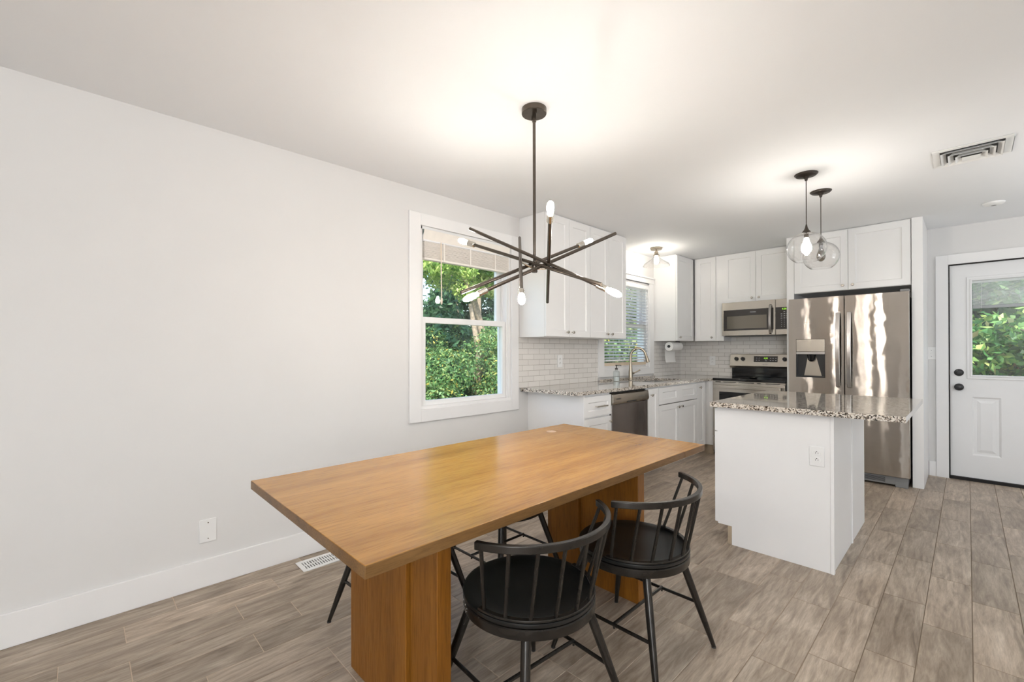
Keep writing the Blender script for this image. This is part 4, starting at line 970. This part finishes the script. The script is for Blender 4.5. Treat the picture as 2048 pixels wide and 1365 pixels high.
t = thing('smoke_detector', 'flat round white disc on the ceiling near the back door', 'detector', (2.99, 5.35, H))
MB().lathe([(0, -.022), (.030, -.022), (.055, -.016), (.064, -.008), (.066, -.0005), (0, 0)], (2.99, 5.35, H), Z, 36).build('detector_body', 'white_plastic', t)
MB().lathe([(.012, -.0222), (.016, -.0235), (0, -.0238)], (2.99, 5.35, H), Z, 16).build('test_button', 'grey_plastic', t)
t = thing('floor_register', 'white slotted floor vent beside the left baseboard', 'vent', (0.148, 1.06, 0))
a0, a1, b0, b1 = 0.078, 0.218, 0.908, 1.215
m = MB(); frame_ring(m, a0, a1, b0, b1, .024, .0, .005); m.build('register_frame', 'white_plastic', t, bevel=0.002)
MB().box(a0 + .02, a1 - .02, b0 + .02, b1 - .02, .0001, .0008).build('register_duct', 'duct_dark', t)
m = MB(); yv = b0 + .030
while yv < b1 - .028: m.box(a0 + .024, a1 - .024, yv, yv + .008, .001, .0045); yv += .0145
m.box((a0 + a1) / 2 - .003, (a0 + a1) / 2 + .003, b0 + .02, b1 - .02, .001, .0048); m.build('register_louvers', 'white_plastic', t)

# ------------------------------------------------------------------ outdoors
GZ = -0.55
def ground():
    m = MB(); m.box(-40, -0.16, -20, 45, GZ - .1, GZ).box(-0.16, 40, YB + .16, 45, GZ - .1, GZ)
    struct(m.build('ground', 'grass', smooth=0), 'grassy ground outside the windows', 'ground')
ground()
def leaves(name, mat, parent, blobs, n, size, seed, shell=0.75):
    rg = np.random.default_rng(seed); bl = np.array([b[:6] for b in blobs]); wts = bl[:, 3] * bl[:, 4] + bl[:, 4] * bl[:, 5] + bl[:, 3] * bl[:, 5]; wts /= wts.sum()
    idx = rg.choice(len(bl), n, p=wts); d = rg.normal(size=(n, 3)); d /= np.linalg.norm(d, axis=1)[:, None]
    rad = shell + (1.08 - shell) * rg.random(n) ** 0.7
    P = bl[idx, :3] + d * bl[idx, 3:6] * rad[:, None]
    P += rg.normal(size=(n, 3)) * size * 0.6
    nrm = d + rg.normal(size=(n, 3)) * 0.7 + np.array([0, 0, 0.45]); nrm /= np.linalg.norm(nrm, axis=1)[:, None]
    u = np.cross(nrm, rg.normal(size=(n, 3))); u /= np.linalg.norm(u, axis=1)[:, None]; v = np.cross(nrm, u)
    s_ = size * (0.6 + 0.8 * rg.random(n))[:, None]
    V = np.stack([P - u * s_, P + v * s_ * .48 - nrm * s_ * .10 - u * s_ * .15, P + u * s_, P - v * s_ * .48 - nrm * s_ * .10 - u * s_ * .15], 1).reshape(-1, 3)
    off = Vector((0, 0, 0)); p = parent
    while p is not None: off += p.location; p = p.parent
    V -= np.array(off)
    me = bpy.data.meshes.new(name); me.vertices.add(4 * n); me.vertices.foreach_set('co', V.astype(np.float32).ravel())
    me.loops.add(6 * n); me.polygons.add(2 * n)
    b_ = np.arange(n)[:, None] * 4; li = (b_ + np.array([0, 1, 2, 0, 2, 3])[None, :]).ravel().astype(np.int32)
    me.loops.foreach_set('vertex_index', li); me.polygons.foreach_set('loop_start', (np.arange(2 * n) * 3).astype(np.int32)); me.polygons.foreach_set('loop_total', np.full(2 * n, 3, dtype=np.int32))
    me.update(calc_edges=True); me.materials.append(MATS[mat])
    o = bpy.data.objects.new(name, me); COL.objects.link(o); o.parent = parent; return o
def blobset(c, r, k, br, seed):
    rg = random.Random(seed); out = []
    for _ in range(k):
        while True:
            d = Vector((rg.uniform(-1, 1), rg.uniform(-1, 1), rg.uniform(-1, 1)))
            if d.length <= 1: break
        s_ = br * rg.uniform(.6, 1.3); out.append((c[0] + d.x * r[0], c[1] + d.y * r[1], c[2] + d.z * r[2], s_, s_, s_ * .8))
    return out
def plant(name, label, cat, base, trunks, sets, grp=None):
    t = thing(name, label, cat, base, grp)
    for pts, r in trunks: MB().loft(pts, [r * (1 - .6 * k / (len(pts) - 1)) for k in range(len(pts))], 12).build('trunk', 'bark', t)
    for nm, mat, blobs, n, size, seed in sets: leaves(nm, mat, t, blobs, n, size, seed)
    return t
plant('hedge', 'dense green hedge filling the lower half of the dining window', 'hedge', (-6.0, 6.6, GZ), [([(-5.6, 6.9, GZ), (-5.5, 7.0, 1.2), (-5.6, 6.8, 2.4)], .12)],
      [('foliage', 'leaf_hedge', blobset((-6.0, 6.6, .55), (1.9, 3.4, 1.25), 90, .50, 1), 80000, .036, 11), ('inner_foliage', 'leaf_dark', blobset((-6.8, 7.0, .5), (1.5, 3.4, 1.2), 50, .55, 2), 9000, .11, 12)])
plant('maple_tree', 'tree with bright yellow-green leaves above the hedge', 'tree', (-6.2, 7.7, GZ),
      [([(-6.2, 7.7, GZ), (-6.1, 7.7, 1.5), (-6.3, 7.5, 2.6), (-6.9, 7.0, 4.6)], .14), ([(-6.2, 7.6, 2.0), (-5.9, 6.9, 3.0), (-5.9, 6.1, 4.2)], .06)],
      [('foliage', 'leaf_tree', blobset((-5.9, 6.7, 3.9), (1.3, 2.6, 1.1), 60, .36, 3), 26000, .052, 13)])
plant('shade_tree', 'dark leafy tree standing behind the yellow-green tree', 'tree', (-9.0, 7.5, GZ),
      [([(-9.0, 7.5, GZ), (-9.1, 7.6, 2.5), (-9.0, 7.5, 5.0)], .16), ([(-8.6, 9.6, GZ), (-8.5, 9.5, 3), (-8.9, 9.2, 5.5)], .12), ([(-8.8, 8.9, GZ), (-8.9, 9.0, 2.5), (-9.2, 8.6, 5.0)], .07)],
      [('foliage', 'leaf_dark', blobset((-9.6, 9.0, 3.2), (1.3, 4.8, 3.0), 90, .55, 4), 26000, .10, 14)])
plant('side_tree', 'leafy tree seen through the kitchen blind', 'tree', (-4.2, 12.6, GZ), [([(-4.2, 12.6, GZ), (-4.1, 12.5, 2.0), (-4.3, 12.5, 4.5)], .13)],
      [('foliage', 'leaf_hedge', blobset((-4.8, 12.6, 1.6), (1.8, 2.4, 2.6), 50, .6, 5), 14000, .08, 15), ('bright_foliage', 'leaf_tree', blobset((-4.0, 11.8, 3.2), (1.0, 1.4, 1.0), 16, .4, 6), 3000, .08, 16)])
plant('garden_bush', 'leafy green bush close behind the back door glass', 'bush', (3.6, 8.6, GZ), [([(3.6, 8.6, GZ), (3.5, 8.5, .8), (3.6, 8.4, 1.8)], .04), ([(3.2, 8.2, 1.55), (3.45, 7.85, 1.38), (3.8, 7.9, 1.28)], .010)],
      [('foliage', 'leaf_bush', blobset((3.6, 8.7, 1.1), (1.5, .7, 1.35), 60, .34, 7), 15000, .055, 17), ('inner_foliage', 'leaf_dark', blobset((3.6, 9.4, 1.3), (2.2, .5, 1.6), 40, .45, 8), 7000, .10, 18)])
# neighbouring pale clapboard shed seen through the right part of the kitchen window
t = thing('garden_shed', 'pale clapboard shed seen through the kitchen window blind', 'shed', (-1.3, 11.6, GZ))
m = MB(); m.box(-2.2, 0.6, 10.4, 13.0, GZ, 3.0); z = GZ
while z < 2.95: m.add([(-2.2, 10.385, z), (.6, 10.385, z), (.6, 10.4, z + .12), (-2.2, 10.4, z + .12)], [(0, 1, 2, 3)]); z += .12
m.build('shed_wall', 'siding', t, smooth=0)
MB().box(-2.25, -2.1, 10.34, 10.5, GZ, 3.0).build('corner_board', 'trim_paint', t)
MB().add([(-2.5, 10.1, 2.95), (.9, 10.1, 2.95), (.9, 13.3, 2.95), (-2.5, 13.3, 2.95), (-2.5, 11.7, 4.0), (.9, 11.7, 4.0)], [(0, 1, 5, 4), (2, 3, 4, 5), (0, 4, 3), (1, 2, 5), (0, 3, 2, 1)]).build('shed_roof', 'grey_plastic', t, smooth=0)
